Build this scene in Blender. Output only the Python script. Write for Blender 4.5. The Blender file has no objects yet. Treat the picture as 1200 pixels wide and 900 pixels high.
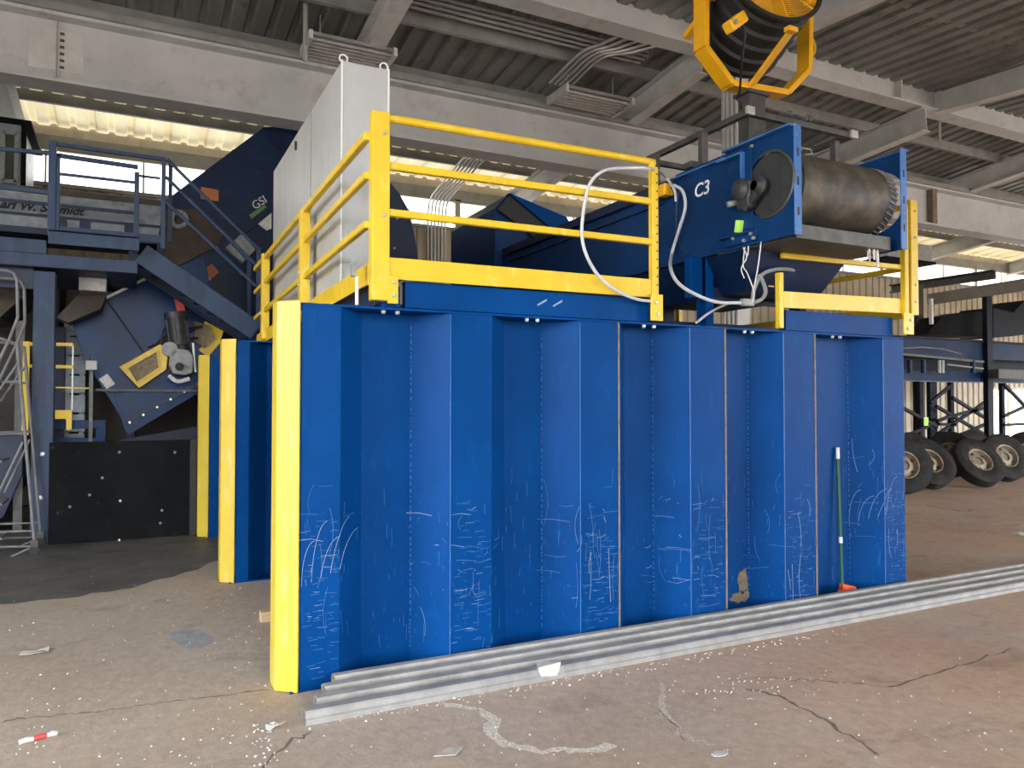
import bpy, bmesh, math, random
from mathutils import Vector, Matrix
random.seed(7)
PI = math.pi
SC = bpy.context.scene
COL = SC.collection

# ------------------------------------------------------------------ camera
F, YAW, PIT, EYE = 887.0, math.radians(26.7), math.atan(22/887.0), 1.65
FW = Vector((math.sin(YAW)*math.cos(PIT), math.cos(YAW)*math.cos(PIT), math.sin(PIT)))
RT = Vector((math.cos(YAW), -math.sin(YAW), 0)); UP = RT.cross(FW)
CAM = Vector((0, 0, EYE))
cd = bpy.data.cameras.new('camera'); cam = bpy.data.objects.new('camera', cd); COL.objects.link(cam)
cd.sensor_width = 36; cd.lens = 36*F/1200; cd.clip_end = 300; cd.clip_start = .05
cam.matrix_world = Matrix((( RT.x, UP.x, -FW.x, 0), (RT.y, UP.y, -FW.y, 0), (RT.z, UP.z, -FW.z, EYE), (0, 0, 0, 1)))
SC.camera = cam

def ray(u, v): return FW + RT*((u-600)/F) - UP*((v-450)/F)
def at(u, v, Y=None, X=None, Z=None):
    """a measured point of the photograph at a known real depth"""
    d = ray(u, v)
    t = (Y/d.y) if Y is not None else ((X/d.x) if X is not None else (Z-EYE)/d.z)
    return CAM + d*t

# ------------------------------------------------------------------ materials
def mat(name, col, rough=.5, metal=0., var=.0, scale=6., bump=0., bscale=40., stretch=(1,1,1), spec=.5, layers=(), coat=0.):
    """layers: (colour, noise scale, threshold lo, hi, stretch, zmax) wear patches mixed over the base"""
    m = bpy.data.materials.new(name); m.use_nodes = True
    nt = m.node_tree; N = nt.nodes; L = nt.links
    b = N['Principled BSDF']
    b.inputs['Roughness'].default_value = rough; b.inputs['Metallic'].default_value = metal
    b.inputs['Specular IOR Level'].default_value = spec
    b.inputs['Coat Weight'].default_value = coat
    geo = N.new('ShaderNodeNewGeometry')
    def noise(sc, st, det=6., rgh=.6):
        mp = N.new('ShaderNodeMapping'); mp.inputs['Scale'].default_value = st
        L.new(geo.outputs['Position'], mp.inputs['Vector'])
        n = N.new('ShaderNodeTexNoise'); n.inputs['Scale'].default_value = sc
        n.inputs['Detail'].default_value = det; n.inputs['Roughness'].default_value = rgh
        L.new(mp.outputs[0], n.inputs['Vector']); return n
    cur = None
    c4 = (*col, 1)
    if var > 0:
        n = noise(scale, stretch)
        r = N.new('ShaderNodeValToRGB')
        r.color_ramp.elements[0].position = .3; r.color_ramp.elements[1].position = .7
        r.color_ramp.elements[0].color = (*[c*(1-var) for c in col], 1)
        r.color_ramp.elements[1].color = (*[min(1, c*(1+var)) for c in col], 1)
        L.new(n.outputs['Fac'], r.inputs[0]); cur = r.outputs[0]
    for (lc, ls, lo, hi, st, zm) in layers:
        n = noise(ls, st, 8., .65)
        mr = N.new('ShaderNodeMapRange'); mr.inputs[1].default_value = lo; mr.inputs[2].default_value = hi
        L.new(n.outputs['Fac'], mr.inputs[0]); fac = mr.outputs[0]
        if zm is not None:
            sx = N.new('ShaderNodeSeparateXYZ'); L.new(geo.outputs['Position'], sx.inputs[0])
            m2 = N.new('ShaderNodeMapRange'); m2.inputs[1].default_value = zm; m2.inputs[2].default_value = zm*.45
            L.new(sx.outputs['Z'], m2.inputs[0])
            mu = N.new('ShaderNodeMath'); mu.operation = 'MULTIPLY'
            L.new(fac, mu.inputs[0]); L.new(m2.outputs[0], mu.inputs[1]); fac = mu.outputs[0]
        mx = N.new('ShaderNodeMix'); mx.data_type = 'RGBA'
        L.new(fac, mx.inputs['Factor'])
        if cur is None: mx.inputs['A'].default_value = c4
        else: L.new(cur, mx.inputs['A'])
        mx.inputs['B'].default_value = (*lc, 1); cur = mx.outputs['Result']
    if cur is None: b.inputs['Base Color'].default_value = c4
    else: L.new(cur, b.inputs['Base Color'])
    if bump > 0:
        n = noise(bscale, stretch); bp = N.new('ShaderNodeBump'); bp.inputs['Strength'].default_value = bump
        bp.inputs['Distance'].default_value = .02
        L.new(n.outputs['Fac'], bp.inputs['Height']); L.new(bp.outputs[0], b.inputs['Normal'])
    return m

def emit(name, col, s):
    m = bpy.data.materials.new(name); m.use_nodes = True
    b = m.node_tree.nodes['Principled BSDF']
    b.inputs['Base Color'].default_value = (*col, 1); b.inputs['Emission Color'].default_value = (*col, 1)
    b.inputs['Emission Strength'].default_value = s
    return m

ONE = (1, 1, 1)
M = {}
M['blue'] = mat('blue_paint', (.0005, .044, .185), .42, var=.16, scale=1.6, bump=.04, bscale=30, spec=.06,
    layers=[((.004, .085, .29), 16, .60, .82, (1, 1, .22), None), ((.06, .13, .27), 34, .62, .80, (1.6, 1, .5), 1.25),
            ((.016, .030, .07), 5, .66, .86, (1, 1, .5), .75)])
M['blue_machine'] = mat('machine_blue_paint', (.004, .030, .105), .33, var=.25, scale=2.2, bump=.03, bscale=20, spec=.15,
    layers=[((.015, .055, .15), 9, .58, .8, ONE, None)])
M['blue_grey'] = mat('dusty_blue_paint', (.030, .052, .105), .5, var=.3, scale=5, stretch=(1, 1, .25), spec=.3,
    layers=[((.085, .11, .155), 10, .55, .85, (1, 1, .3), None)])
M['blue_edge'] = mat('worn_blue_edge', (.035, .13, .36), .4, var=.2, scale=8, layers=[((.25, .3, .36), 30, .6, .75, ONE, None)])
M['deep_navy'] = mat('deep_navy_paint', (.003, .014, .048), .42, var=.3, scale=2, spec=.25, layers=[((.01, .028, .075), 4, .55, .8, ONE, None)])
M['ladder'] = mat('grey_ladder_paint', (.16, .165, .17), .5, var=.2, scale=8)
M['rack_black'] = mat('rack_dark_paint', (.004, .007, .016), .55, var=.3, scale=4, spec=.2)
M['rack_blue'] = mat('rack_blue_paint', (.004, .020, .065), .5, var=.3, scale=3, spec=.2)
M['rack_lip'] = mat('rack_worn_lip', (.05, .10, .18), .5, var=.2, scale=8)
M['old_grey'] = mat('old_grey_paint', (.22, .20, .17), .6, var=.2, scale=4)
M['dark_rust'] = mat('dark_rusted_plate', (.055, .036, .022), .7, var=.4, scale=6)
M['navy'] = mat('navy_steel', (.006, .016, .055), .5, var=.3, scale=3)
M['yellow'] = mat('yellow_paint', (.68, .45, .016), .42, var=.10, scale=5,
    layers=[((.34, .20, .02), 22, .66, .80, ONE, None), ((.80, .66, .18), 9, .56, .8, (1, 1, .4), None)])
M['yellow_post'] = mat('yellow_scraped_paint', (.55, .40, .03), .45, var=.07, scale=4,
    layers=[((.62, .53, .24), 14, .54, .82, (1, 1, .2), None), ((.35, .27, .10), 30, .67, .76, (1, 1, .3), 1.4)])
M['yellow_fan'] = mat('amber_yellow_paint', (.80, .40, .01), .4, var=.1, scale=6, layers=[((.25, .12, .01), 25, .68, .8, ONE, None)])
M['grey_beam'] = mat('grey_beam_paint', (.46, .47, .475), .6, var=.12, scale=1.2, layers=[((.30, .29, .25), 3, .55, .8, ONE, None)])
M['beam_light'] = mat('pale_grey_beam_paint', (.50, .50, .49), .6, var=.14, scale=3)
M['purlin'] = mat('purlin_steel', (.23, .23, .225), .6, var=.2, scale=3)
M['deck'] = mat('roof_deck_steel', (.21, .212, .208), .5, .2, var=.3, scale=.8, layers=[((.11, .115, .085), 2.2, .55, .7, ONE, None)])
M['hood'] = mat('grey_white_sheet', (.45, .46, .46), .45, .15, var=.10, scale=1.5,
    layers=[((.37, .35, .31), 7, .52, .78, (1, 1, .15), None)])
M['galv'] = mat('galvanised_steel', (.33, .325, .32), .5, .3, var=.22, scale=8, layers=[((.30, .29, .27), 12, .55, .75, (.2, 1, 1), None)])
M['galv2'] = mat('aged_galvanised_steel', (.34, .33, .31), .55, .1, var=.25, scale=6, layers=[((.17, .16, .145), 6, .5, .7, (.15, 1, 1), None)])
M['gunmetal'] = mat('bare_dark_steel', (.085, .083, .08), .5, .5, var=.3, scale=9)
M['black'] = mat('black_rubber', (.012, .012, .012), .62, var=.3, scale=5)
M['panel_black'] = mat('black_liner_panel', (.006, .007, .008), .7, spec=.08, var=.4, scale=2.5, layers=[((.05, .05, .05), 12, .64, .8, ONE, None)])
M['belt'] = mat('conveyor_belt_rubber', (.036, .033, .028), .55, var=.25, scale=6, bump=.1, bscale=60,
    layers=[((.15, .115, .075), 3.5, .42, .72, ONE, None), ((.16, .14, .11), 26, .64, .8, (1.5, 1, 1), None)])
M['lag'] = mat('pulley_lagging', (.07, .07, .07), .5, var=.3, scale=10)
M['dark_grey'] = mat('dark_grey_castings', (.035, .035, .037), .5, .2, var=.3, scale=10)
M['mid_grey'] = mat('grey_machine_paint', (.22, .225, .22), .45, var=.25, scale=14)
M['white'] = mat('white_paint', (.75, .75, .73), .5)
M['cable'] = mat('light_grey_cable', (.50, .51, .52), .45, var=.1, scale=20)
M['cable2'] = mat('grey_conduit', (.23, .235, .24), .45, var=.2, scale=20)
M['black_cable'] = mat('black_cable', (.012, .012, .013), .5)
M['bolt'] = mat('zinc_bolt', (.55, .54, .5), .35, .7)
M['slot'] = mat('dark_slot', (.01, .012, .02), .7)
M['wall'] = mat('cream_corrugated_steel', (.40, .345, .26), .55, var=.15, scale=2, layers=[((.27, .21, .14), 4, .55, .8, (1, 1, .2), None)])
M['eave'] = mat('pale_eave_sheet', (.66, .60, .42), .55, var=.15, scale=2)
M['rubber_tyre'] = mat('tyre_rubber', (.013, .0125, .012), .75, spec=.25, var=.35, scale=9, bump=.3, bscale=30, layers=[((.055, .040, .028), 5, .5, .8, ONE, None)])
M['rim'] = mat('dull_steel_rim', (.27, .215, .15), .6, .2, var=.3, scale=12, layers=[((.16, .09, .05), 9, .55, .75, ONE, None)])
M['rust'] = mat('rusty_steel', (.20, .16, .12), .65, .3, var=.3, scale=15)
M['sticker_white'] = mat('pale_sticker', (.6, .57, .55), .6, var=.25, scale=40)
M['sticker_orange'] = mat('orange_sticker', (.42, .13, .03), .6, var=.2, scale=40)
M['sticker_green'] = mat('green_sticker', (.10, .22, .05), .6, var=.3, scale=40)
M['tag_lime'] = mat('lime_tag', (.45, .80, .12), .6)
M['paper'] = mat('white_paper', (.55, .54, .51), .7, var=.08, scale=20)
M['scrap'] = mat('grey_card', (.46, .43, .40), .8, var=.2, scale=20)
M['red'] = mat('red_plastic', (.55, .06, .05), .5)
M['broom_green'] = mat('green_handle', (.01, .10, .045), .4)
M['broom_head'] = mat('orange_red_bristles', (.70, .10, .03), .7, var=.3, scale=30)
M['wood'] = mat('pale_wood', (.50, .37, .23), .7, var=.2, scale=12, stretch=(1, 1, 8))
M['mesh_brown'] = mat('dusty_mesh', (.20, .14, .07), .6, var=.4, scale=30)
M['fan_plate'] = mat('dusty_fan_face', (.34, .23, .10), .6, var=.3, scale=8)
M['cond'] = mat('galvanised_conduit', (.48, .48, .47), .4, .4)
M['bead'] = mat('weld_bead_paint', (.02, .10, .27), .45)
M['scratch'] = mat('scratched_bare_blue', (.05, .15, .36), .6)
M['scratch_pale'] = mat('scratched_primer', (.22, .30, .42), .6)
M['dust'] = mat('mud_splash', (.17, .13, .085), .9, var=.3, scale=20)
M['glow'] = emit('daylight_pane', (1.0, .99, .96), 2.6)
M['glow_dim'] = emit('frosted_daylight_pane', (.95, .93, .85), 1.2)
M['skylight'] = emit('translucent_roof_sheet', (1.0, .90, .62), .30)
M['dark_brown'] = mat('dark_brown_steel', (.028, .023, .019), .7, var=.4, scale=2)
def skylight():
    m = M['skylight']; nt = m.node_tree; N = nt.nodes; L = nt.links; b = N['Principled BSDF']
    g = N.new('ShaderNodeNewGeometry'); s = N.new('ShaderNodeSeparateXYZ'); L.new(g.outputs['Position'], s.inputs[0])
    a = N.new('ShaderNodeMath'); a.operation = 'MULTIPLY'; a.inputs[1].default_value = 1/.64; L.new(s.outputs['X'], a.inputs[0])
    f = N.new('ShaderNodeMath'); f.operation = 'FRACT'; L.new(a.outputs[0], f.inputs[0])
    r = N.new('ShaderNodeValToRGB'); e = r.color_ramp.elements
    e[0].position = 0; e[0].color = (.30, .24, .13, 1); e[1].position = .06; e[1].color = (.95, .84, .55, 1)
    x = e.new(.5); x.color = (1, .91, .64, 1); x = e.new(.93); x.color = (.88, .76, .47, 1); x = e.new(.97); x.color = (.3, .24, .13, 1)
    L.new(f.outputs[0], r.inputs[0])
    n = N.new('ShaderNodeTexNoise'); n.inputs['Scale'].default_value = 2.5; n.inputs['Detail'].default_value = 5; L.new(g.outputs['Position'], n.inputs['Vector'])
    q = N.new('ShaderNodeMapRange'); q.inputs[1].default_value = .35; q.inputs[2].default_value = .65; q.inputs[3].default_value = .7; q.inputs[4].default_value = 1; L.new(n.outputs['Fac'], q.inputs[0])
    mx = N.new('ShaderNodeMix'); mx.data_type = 'RGBA'; mx.blend_type = 'MULTIPLY'; mx.inputs['Factor'].default_value = 1
    L.new(r.outputs[0], mx.inputs['A']); L.new(q.outputs[0], mx.inputs['B']); L.new(mx.outputs['Result'], b.inputs['Emission Color'])
skylight()
M['booth_glass'] = mat('dark_booth_glass', (.05, .06, .045), .15, var=.3, scale=4)

def floor_mat():
    m = bpy.data.materials.new('dirty_concrete'); m.use_nodes = True
    nt = m.node_tree; N = nt.nodes; L = nt.links; b = N['Principled BSDF']
    geo = N.new('ShaderNodeNewGeometry')
    def noise(sc, det=8., rg=.6, st=(1, 1, 1), dist=0.):
        mp = N.new('ShaderNodeMapping'); mp.inputs['Scale'].default_value = st; L.new(geo.outputs['Position'], mp.inputs['Vector'])
        n = N.new('ShaderNodeTexNoise'); n.inputs['Scale'].default_value = sc; n.inputs['Detail'].default_value = det
        n.inputs['Roughness'].default_value = rg; n.inputs['Distortion'].default_value = dist
        L.new(mp.outputs[0], n.inputs['Vector']); return n.outputs['Fac']
    def ramp(f, stops):
        r = N.new('ShaderNodeValToRGB'); e = r.color_ramp.elements
        while len(e) < len(stops): e.new(.5)
        for i, (p, c) in enumerate(stops): e[i].position = p; e[i].color = (*c, 1)
        L.new(f, r.inputs[0]); return r.outputs[0]
    def mix(a, bb, f, mode='MIX'):
        x = N.new('ShaderNodeMix'); x.data_type = 'RGBA'; x.blend_type = mode
        if isinstance(f, float): x.inputs['Factor'].default_value = f
        else: L.new(f, x.inputs['Factor'])
        for s, v in (('A', a), ('B', bb)):
            if isinstance(v, tuple): x.inputs[s].default_value = (*v, 1)
            else: L.new(v, x.inputs[s])
        return x.outputs['Result']
    def mapr(f, lo, hi):
        x = N.new('ShaderNodeMapRange'); x.inputs[1].default_value = lo; x.inputs[2].default_value = hi; L.new(f, x.inputs[0]); return x.outputs[0]
    base = ramp(noise(.55, 6), [(.3, (.40, .32, .255)), (.5, (.46, .385, .325)), (.7, (.50, .43, .37))])
    base = mix(base, ramp(noise(14, 8, .7), [(.3, (.55, .55, .55)), (.7, (1.15, 1.12, 1.1))]), .45, 'MULTIPLY')
    base = mix(base, (.27, .21, .165), mapr(noise(1.4, 9, .68, (1, 1.6, 1), .6), .57, .74))
    base = mix(base, (.56, .51, .46), mapr(noise(2.1, 9, .7, (1, 1, 1), 1.0), .63, .78))
    base = mix(base, (.62, .60, .56), mapr(noise(60, 2, .5), .74, .78))
    sx = N.new('ShaderNodeSeparateXYZ'); L.new(geo.outputs['Position'], sx.inputs[0])
    mu = N.new('ShaderNodeMath'); mu.operation = 'MULTIPLY'; L.new(mapr(sx.outputs['X'], .5, 4.5), mu.inputs[0]); L.new(mapr(noise(.5, 6), .25, .55), mu.inputs[1])
    base = mix(base, mix(base, (1.12, .90, .76), 1.0, 'MULTIPLY'), mu.outputs[0])
    L.new(base, b.inputs['Base Color'])
    L.new(ramp(noise(3, 6), [(.3, (.55,)*3), (.7, (.85,)*3)]), b.inputs['Roughness'])
    b.inputs['Specular IOR Level'].default_value = .35
    bp = N.new('ShaderNodeBump'); bp.inputs['Strength'].default_value = .35; bp.inputs['Distance'].default_value = .02
    L.new(noise(9, 10, .7), bp.inputs['Height']); L.new(bp.outputs[0], b.inputs['Normal'])
    return m
M['floor'] = floor_mat()

# ------------------------------------------------------------------ mesh helpers
ORG = {}
class MB:
    def __init__(s): s.bm = bmesh.new()
    def hexa(s, c):
        v = [s.bm.verts.new(Vector(p)) for p in c]
        for f in ((0, 3, 2, 1), (4, 5, 6, 7), (0, 1, 5, 4), (1, 2, 6, 5), (2, 3, 7, 6), (3, 0, 4, 7)):
            s.bm.faces.new([v[i] for i in f])
        return s
    def box(s, x0, y0, z0, x1, y1, z1):
        return s.hexa([(x0, y0, z0), (x1, y0, z0), (x1, y1, z0), (x0, y1, z0), (x0, y0, z1), (x1, y0, z1), (x1, y1, z1), (x0, y1, z1)])
    def bar(s, p, q, w, h, up=(0, 0, 1)):
        p, q = Vector(p), Vector(q); d = (q-p).normalized(); u = Vector(up)
        if abs(d.dot(u)) > .98: u = Vector((0, 1, 0))
        a = d.cross(u).normalized(); b = a.cross(d).normalized(); a *= w/2; b *= h/2
        return s.hexa([p-a-b, p+a-b, p+a+b, p-a+b, q-a-b, q+a-b, q+a+b, q-a+b])
    def tube(s, pts, r, seg=8, closed=False, cap=True):
        pts = [Vector(p) for p in pts]; n = len(pts); rings = []; prev = None
        for i in range(n):
            if closed: t = (pts[(i+1) % n]-pts[i-1]).normalized()
            else: t = (pts[min(i+1, n-1)]-pts[max(i-1, 0)]).normalized()
            if prev is None:
                u = Vector((0, 0, 1)) if abs(t.z) < .9 else Vector((1, 0, 0))
                a = t.cross(u).normalized()
            else:
                a = (prev-t*prev.dot(t))
                a = a.normalized() if a.length > 1e-6 else t.orthogonal().normalized()
            prev = a; b = t.cross(a)
            rr = r[i] if isinstance(r, (list, tuple)) else r
            rings.append([s.bm.verts.new(pts[i]+a*(rr*math.cos(2*PI*k/seg))+b*(rr*math.sin(2*PI*k/seg))) for k in range(seg)])
        for i in range(n if closed else n-1):
            A, B = rings[i], rings[(i+1) % n]
            for k in range(seg): s.bm.faces.new([A[k], A[(k+1) % seg], B[(k+1) % seg], B[k]])
        if cap and not closed:
            s.bm.faces.new(rings[0][::-1]); s.bm.faces.new(rings[-1])
        return s
    def prism(s, pts, d):
        """closed polygon of 3D points swept by vector d"""
        d = Vector(d); A = [s.bm.verts.new(Vector(p)) for p in pts]; B = [s.bm.verts.new(Vector(p)+d) for p in pts]
        s.bm.faces.new(A[::-1]); s.bm.faces.new(B); n = len(A)
        for i in range(n): s.bm.faces.new([A[i], A[(i+1) % n], B[(i+1) % n], B[i]])
        return s
    def sheet(s, pts, d, th, closed=False):
        """open polyline swept by d, thickened along n (a Vector per sheet)"""
        d = Vector(d); th = Vector(th); n = len(pts)
        r = [[s.bm.verts.new(Vector(p)+o) for p in pts] for o in (Vector(), d, th, d+th)]
        for i in range(n-1):
            s.bm.faces.new([r[0][i], r[0][i+1], r[1][i+1], r[1][i]]); s.bm.faces.new([r[2][i], r[3][i], r[3][i+1], r[2][i+1]])
            s.bm.faces.new([r[0][i], r[2][i], r[2][i+1], r[0][i+1]]); s.bm.faces.new([r[1][i], r[1][i+1], r[3][i+1], r[3][i]])
        for i in (0, n-1): s.bm.faces.new([r[0][i], r[1][i], r[3][i], r[2][i]])
        return s
    def lathe(s, prof, o, axis, seg=24):
        """prof: (radius, offset along axis); closed profile ring or open with caps at r=0"""
        o = Vector(o); ax = Vector(axis).normalized(); a = ax.orthogonal().normalized(); b = ax.cross(a); rings = []
        for r, h in prof:
            if r < 1e-6: rings.append([s.bm.verts.new(o+ax*h)])
            else: rings.append([s.bm.verts.new(o+ax*h+a*(r*math.cos(2*PI*k/seg))+b*(r*math.sin(2*PI*k/seg))) for k in range(seg)])
        for A, B in zip(rings, rings[1:]):
            for k in range(seg):
                k2 = (k+1) % seg
                if len(A) == 1 and len(B) == 1: continue
                if len(A) == 1: s.bm.faces.new([A[0], B[k2], B[k]])
                elif len(B) == 1: s.bm.faces.new([A[k], A[k2], B[0]])
                else: s.bm.faces.new([A[k], A[k2], B[k2], B[k]])
        return s
    def cyl(s, p, q, r, seg=16):
        p, q = Vector(p), Vector(q); h = (q-p).length
        return s.lathe([(0, 0), (r, 0), (r, h), (0, h)], p, q-p, seg)
    def ibeam(s, p, q, w, h, tf=.02, tw=.014, up=(0, 0, 1)):
        """I section; p,q on the bottom centre line"""
        p, q = Vector(p), Vector(q); u = Vector(up)
        s.bar(p+u*(tf/2), q+u*(tf/2), w, tf, up); s.bar(p+u*(h-tf/2), q+u*(h-tf/2), w, tf, up)
        s.bar(p+u*(h/2), q+u*(h/2), tw, h-2*tf+.002, up); return s
    def chan(s, p, q, h, w, t, side):
        """C channel along p-q (bottom centre of the web), flanges towards side"""
        p, q = Vector(p), Vector(q); sd = Vector(side).normalized(); u = Vector((0, 0, 1))
        d = (q-p).normalized(); uu = (u-d*u.dot(d)).normalized()
        s.bar(p+uu*h/2, q+uu*h/2, t, h, uu)
        for k in (t/2, h-t/2): s.bar(p+uu*k+sd*w/2, q+uu*k+sd*w/2, w, t, uu)
        return s
    def build(s, name, m, parent=None, smooth=False, bevel=0., origin=None, angle=35):
        bmesh.ops.recalc_face_normals(s.bm, faces=s.bm.faces)
        co = [v.co for v in s.bm.verts]
        if parent is not None: o = ORG[parent.name]
        elif origin is not None: o = Vector(origin)
        else:
            mn = [min(c[i] for c in co) for i in range(3)]; mx = [max(c[i] for c in co) for i in range(3)]
            o = Vector(((mn[0]+mx[0])/2, (mn[1]+mx[1])/2, mn[2]))
        me = bpy.data.meshes.new(name)
        for v in s.bm.verts: v.co -= o
        if smooth:
            for f in s.bm.faces: f.smooth = True
        s.bm.to_mesh(me); s.bm.free()
        if smooth: me.set_sharp_from_angle(angle=math.radians(angle))
        me.materials.append(M[m] if isinstance(m, str) else m)
        ob = bpy.data.objects.new(name, me); COL.objects.link(ob)
        if parent is not None: ob.parent = parent
        else: ob.location = o
        ORG[ob.name] = o
        if bevel:
            bv = ob.modifiers.new('bevel', 'BEVEL'); bv.width = bevel; bv.segments = 2; bv.limit_method = 'ANGLE'; bv.angle_limit = math.radians(40)
        return ob

def tag(o, label, cat, group=None, kind=None):
    if label: o['label'] = label
    if cat: o['category'] = cat
    if group: o['group'] = group
    if kind: o['kind'] = kind
    return o
def struct(o, label=None):
    o['kind'] = 'structure'
    if label: o['label'] = label
    return o
def thing(name, loc, label, cat, group=None):
    o = bpy.data.objects.new(name, None); COL.objects.link(o); o.location = loc; o.empty_display_size = .1
    ORG[o.name] = Vector(loc); return tag(o, label, cat, group)
def copy_thing(root, loc, label, group=None, rot=None):
    r = root.copy(); COL.objects.link(r); r.location = loc; ORG[r.name] = Vector(loc); r['label'] = label
    if rot is not None: r.rotation_euler = rot
    if group: r['group'] = group
    for ch in [c for c in COL.objects if c.parent == root]:
        c = ch.copy(); COL.objects.link(c); c.parent = r
        for g in [k for k in COL.objects if k.parent == ch]:
            d = g.copy(); COL.objects.link(d); d.parent = c
    return r
def text(name, body, size, m, parent, origin, xdir, updir, ext=.002, shear=0., label=None, bold=0.):
    """real lettering: the built-in font turned into a mesh, its baseline start at origin"""
    cu = bpy.data.curves.new(name, 'FONT'); cu.body = body; cu.size = size; cu.extrude = ext; cu.shear = shear; cu.offset = bold
    tmp = bpy.data.objects.new(name+'_tmp', cu); COL.objects.link(tmp)
    dg = bpy.context.evaluated_depsgraph_get(); me = bpy.data.meshes.new_from_object(tmp.evaluated_get(dg))
    bpy.data.objects.remove(tmp); bpy.data.curves.remove(cu)
    x = Vector(xdir).normalized(); n = x.cross(Vector(updir)).normalized(); y = n.cross(x)
    R = Matrix((x, y, n)).transposed()
    for v in me.vertices: v.co = R @ v.co + Vector(origin) - ORG[parent.name]
    me.materials.clear(); me.materials.append(M[m]); me.name = name
    ob = bpy.data.objects.new(name, me); COL.objects.link(ob); ob.parent = parent; ORG[ob.name] = ORG[parent.name]
    if label: ob['label'] = label
    return ob
def arc(pts, n=8):
    """Catmull-Rom through pts"""
    P = [Vector(p) for p in pts]; P = [P[0]*2-P[1]]+P+[P[-1]*2-P[-2]]; out = []
    for i in range(1, len(P)-2):
        for k in range(n):
            t = k/n
            out.append(.5*((2*P[i])+(P[i+1]-P[i-1])*t+(2*P[i-1]-5*P[i]+4*P[i+1]-P[i+2])*t*t+(3*P[i]-P[i-1]-3*P[i+1]+P[i+2])*t**3))
    out.append(P[-2]); return out


# ================================================================== THE SETTING
XL, XR, YB, YF = -8.0, 36.0, 16.3, -7.0
def zb(Y): return 7.0-.105*(Y-9.3)          # underside of the rear rafters
def zf(Y): return 7.2-.085*(9.3-Y)          # underside of the front rafters
def zdeck(Y): return zb(Y)+.62 if Y > 9.3 else zf(Y)+.78
struct(MB().box(XL-6, YF-6, -.2, XR+4, YB+.5, 0).build('floor', 'floor', origin=(0, 0, 0)))

def deck(name, Ya, Yb, m, zo=0., pitch=.32, x0=XL, x1=XR):
    prof = []; x = x0
    while x < x1:
        for dx, dz in ((0, 0), (pitch*.55, 0), (pitch*.65, .05), (pitch*.9, .05)): prof.append((x+dx, dz))
        x += pitch
    za, zb_ = zdeck(Ya)+zo, zdeck(Yb)+zo
    mb = MB(); bm = mb.bm
    rows = [[bm.verts.new((x, y, z+dz+t)) for x, dz in prof] for y, z, t in ((Ya, za, 0), (Yb, zb_, 0), (Yb, zb_, .03), (Ya, za, .03))]
    for r in range(4):
        A, B = rows[r], rows[(r+1) % 4]
        for i in range(len(A)-1): bm.faces.new([A[i], A[i+1], B[i+1], B[i]])
    return mb.build(name, m, origin=((x0+x1)/2, (Ya+Yb)/2, za))
struct(deck('ceiling', 9.42, 14.95, 'deck'), 'ribbed grey roof deck over the rear bay')
struct(deck('ceiling_front', YF, 9.36, 'deck'), 'ribbed grey roof deck over the front bay')
struct(deck('ceiling_skylight', 14.9, YB+.15, 'skylight', -.03), 'pale translucent roof sheets along the rear eave')
struct(MB().box(XL, 9.34, 7.6, XR, 9.42, 8.05).build('ceiling_step', 'deck'))

def cwall(name, x0, x1, z0, z1, y, m, pitch=.3):
    prof = []; x = x0
    while x < x1-.01:
        for dx, dy in ((0, 0), (.19, 0), (.215, .04), (.275, .04)): prof.append((min(x+dx, x1), y+dy, z0))
        x += pitch
    prof.append((x1, y, z0))
    return MB().sheet(prof, (0, 0, z1-z0), (0, .02, 0)).build(name, m)
struct(cwall('wall_back', XL, XR, 0, 5.72, YB, 'wall'), 'cream corrugated rear wall under the window band')
mb = MB(); mb.box(XL-.2, 4.1, 0, XL, YB+.2, 8.2); mb.box(XL-.2, YF, 0, XL, -3.5, 8.2); mb.box(XL-.2, -3.5, 5.8, XL, 4.1, 8.2)  # unseen wall; its opening is placed to let light rake in from the left
struct(mb.build('wall_left', 'wall'), 'left wall with a bay opening shaped for side light, out of view')
mb = MB(); mb.box(2.0, YF-.2, 0, 12.5, YF, 8.0); mb.box(XL, YF-.2, 0, -2.5, YF, 8.0); mb.box(-2.5, YF-.2, 6.0, 2.0, YF, 8.0); mb.box(12.5, YF-.2, 5.0, XR, YF, 8.0)  # unseen wall; closed parts keep reflections off the blue panels, openings light the floor
struct(mb.build('wall_front', 'wall'), 'corrugated wall behind the viewer, unseen, with two bay openings shaped for daylight')
mb = MB(); mb.box(XR, 14, 0, XR+.2, YB+.2, 8.2); mb.box(XR, YF, 0, XR+.2, 6, 8.2); mb.box(XR, 6, 4.2, XR+.2, 14, 8.2)  # unseen wall; its opening is placed to brighten the right side
struct(mb.build('wall_right', 'wall'), 'far right end wall out of view, with a bay opening shaped for daylight')
struct(MB().box(XL, YB-.02, 6.36, XR, YB+.1, 6.62).build('trim_eave', 'purlin'), 'eave strut above the rear windows')
struct(MB().box(XL, YB-.05, 5.66, XR, YB+.12, 5.73).build('trim_sill', 'purlin'))
struct(MB().box(XL, YB+.16, 6.5, XR, YB+.2, 7.2).build('wall_back_head', 'wall'))
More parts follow.
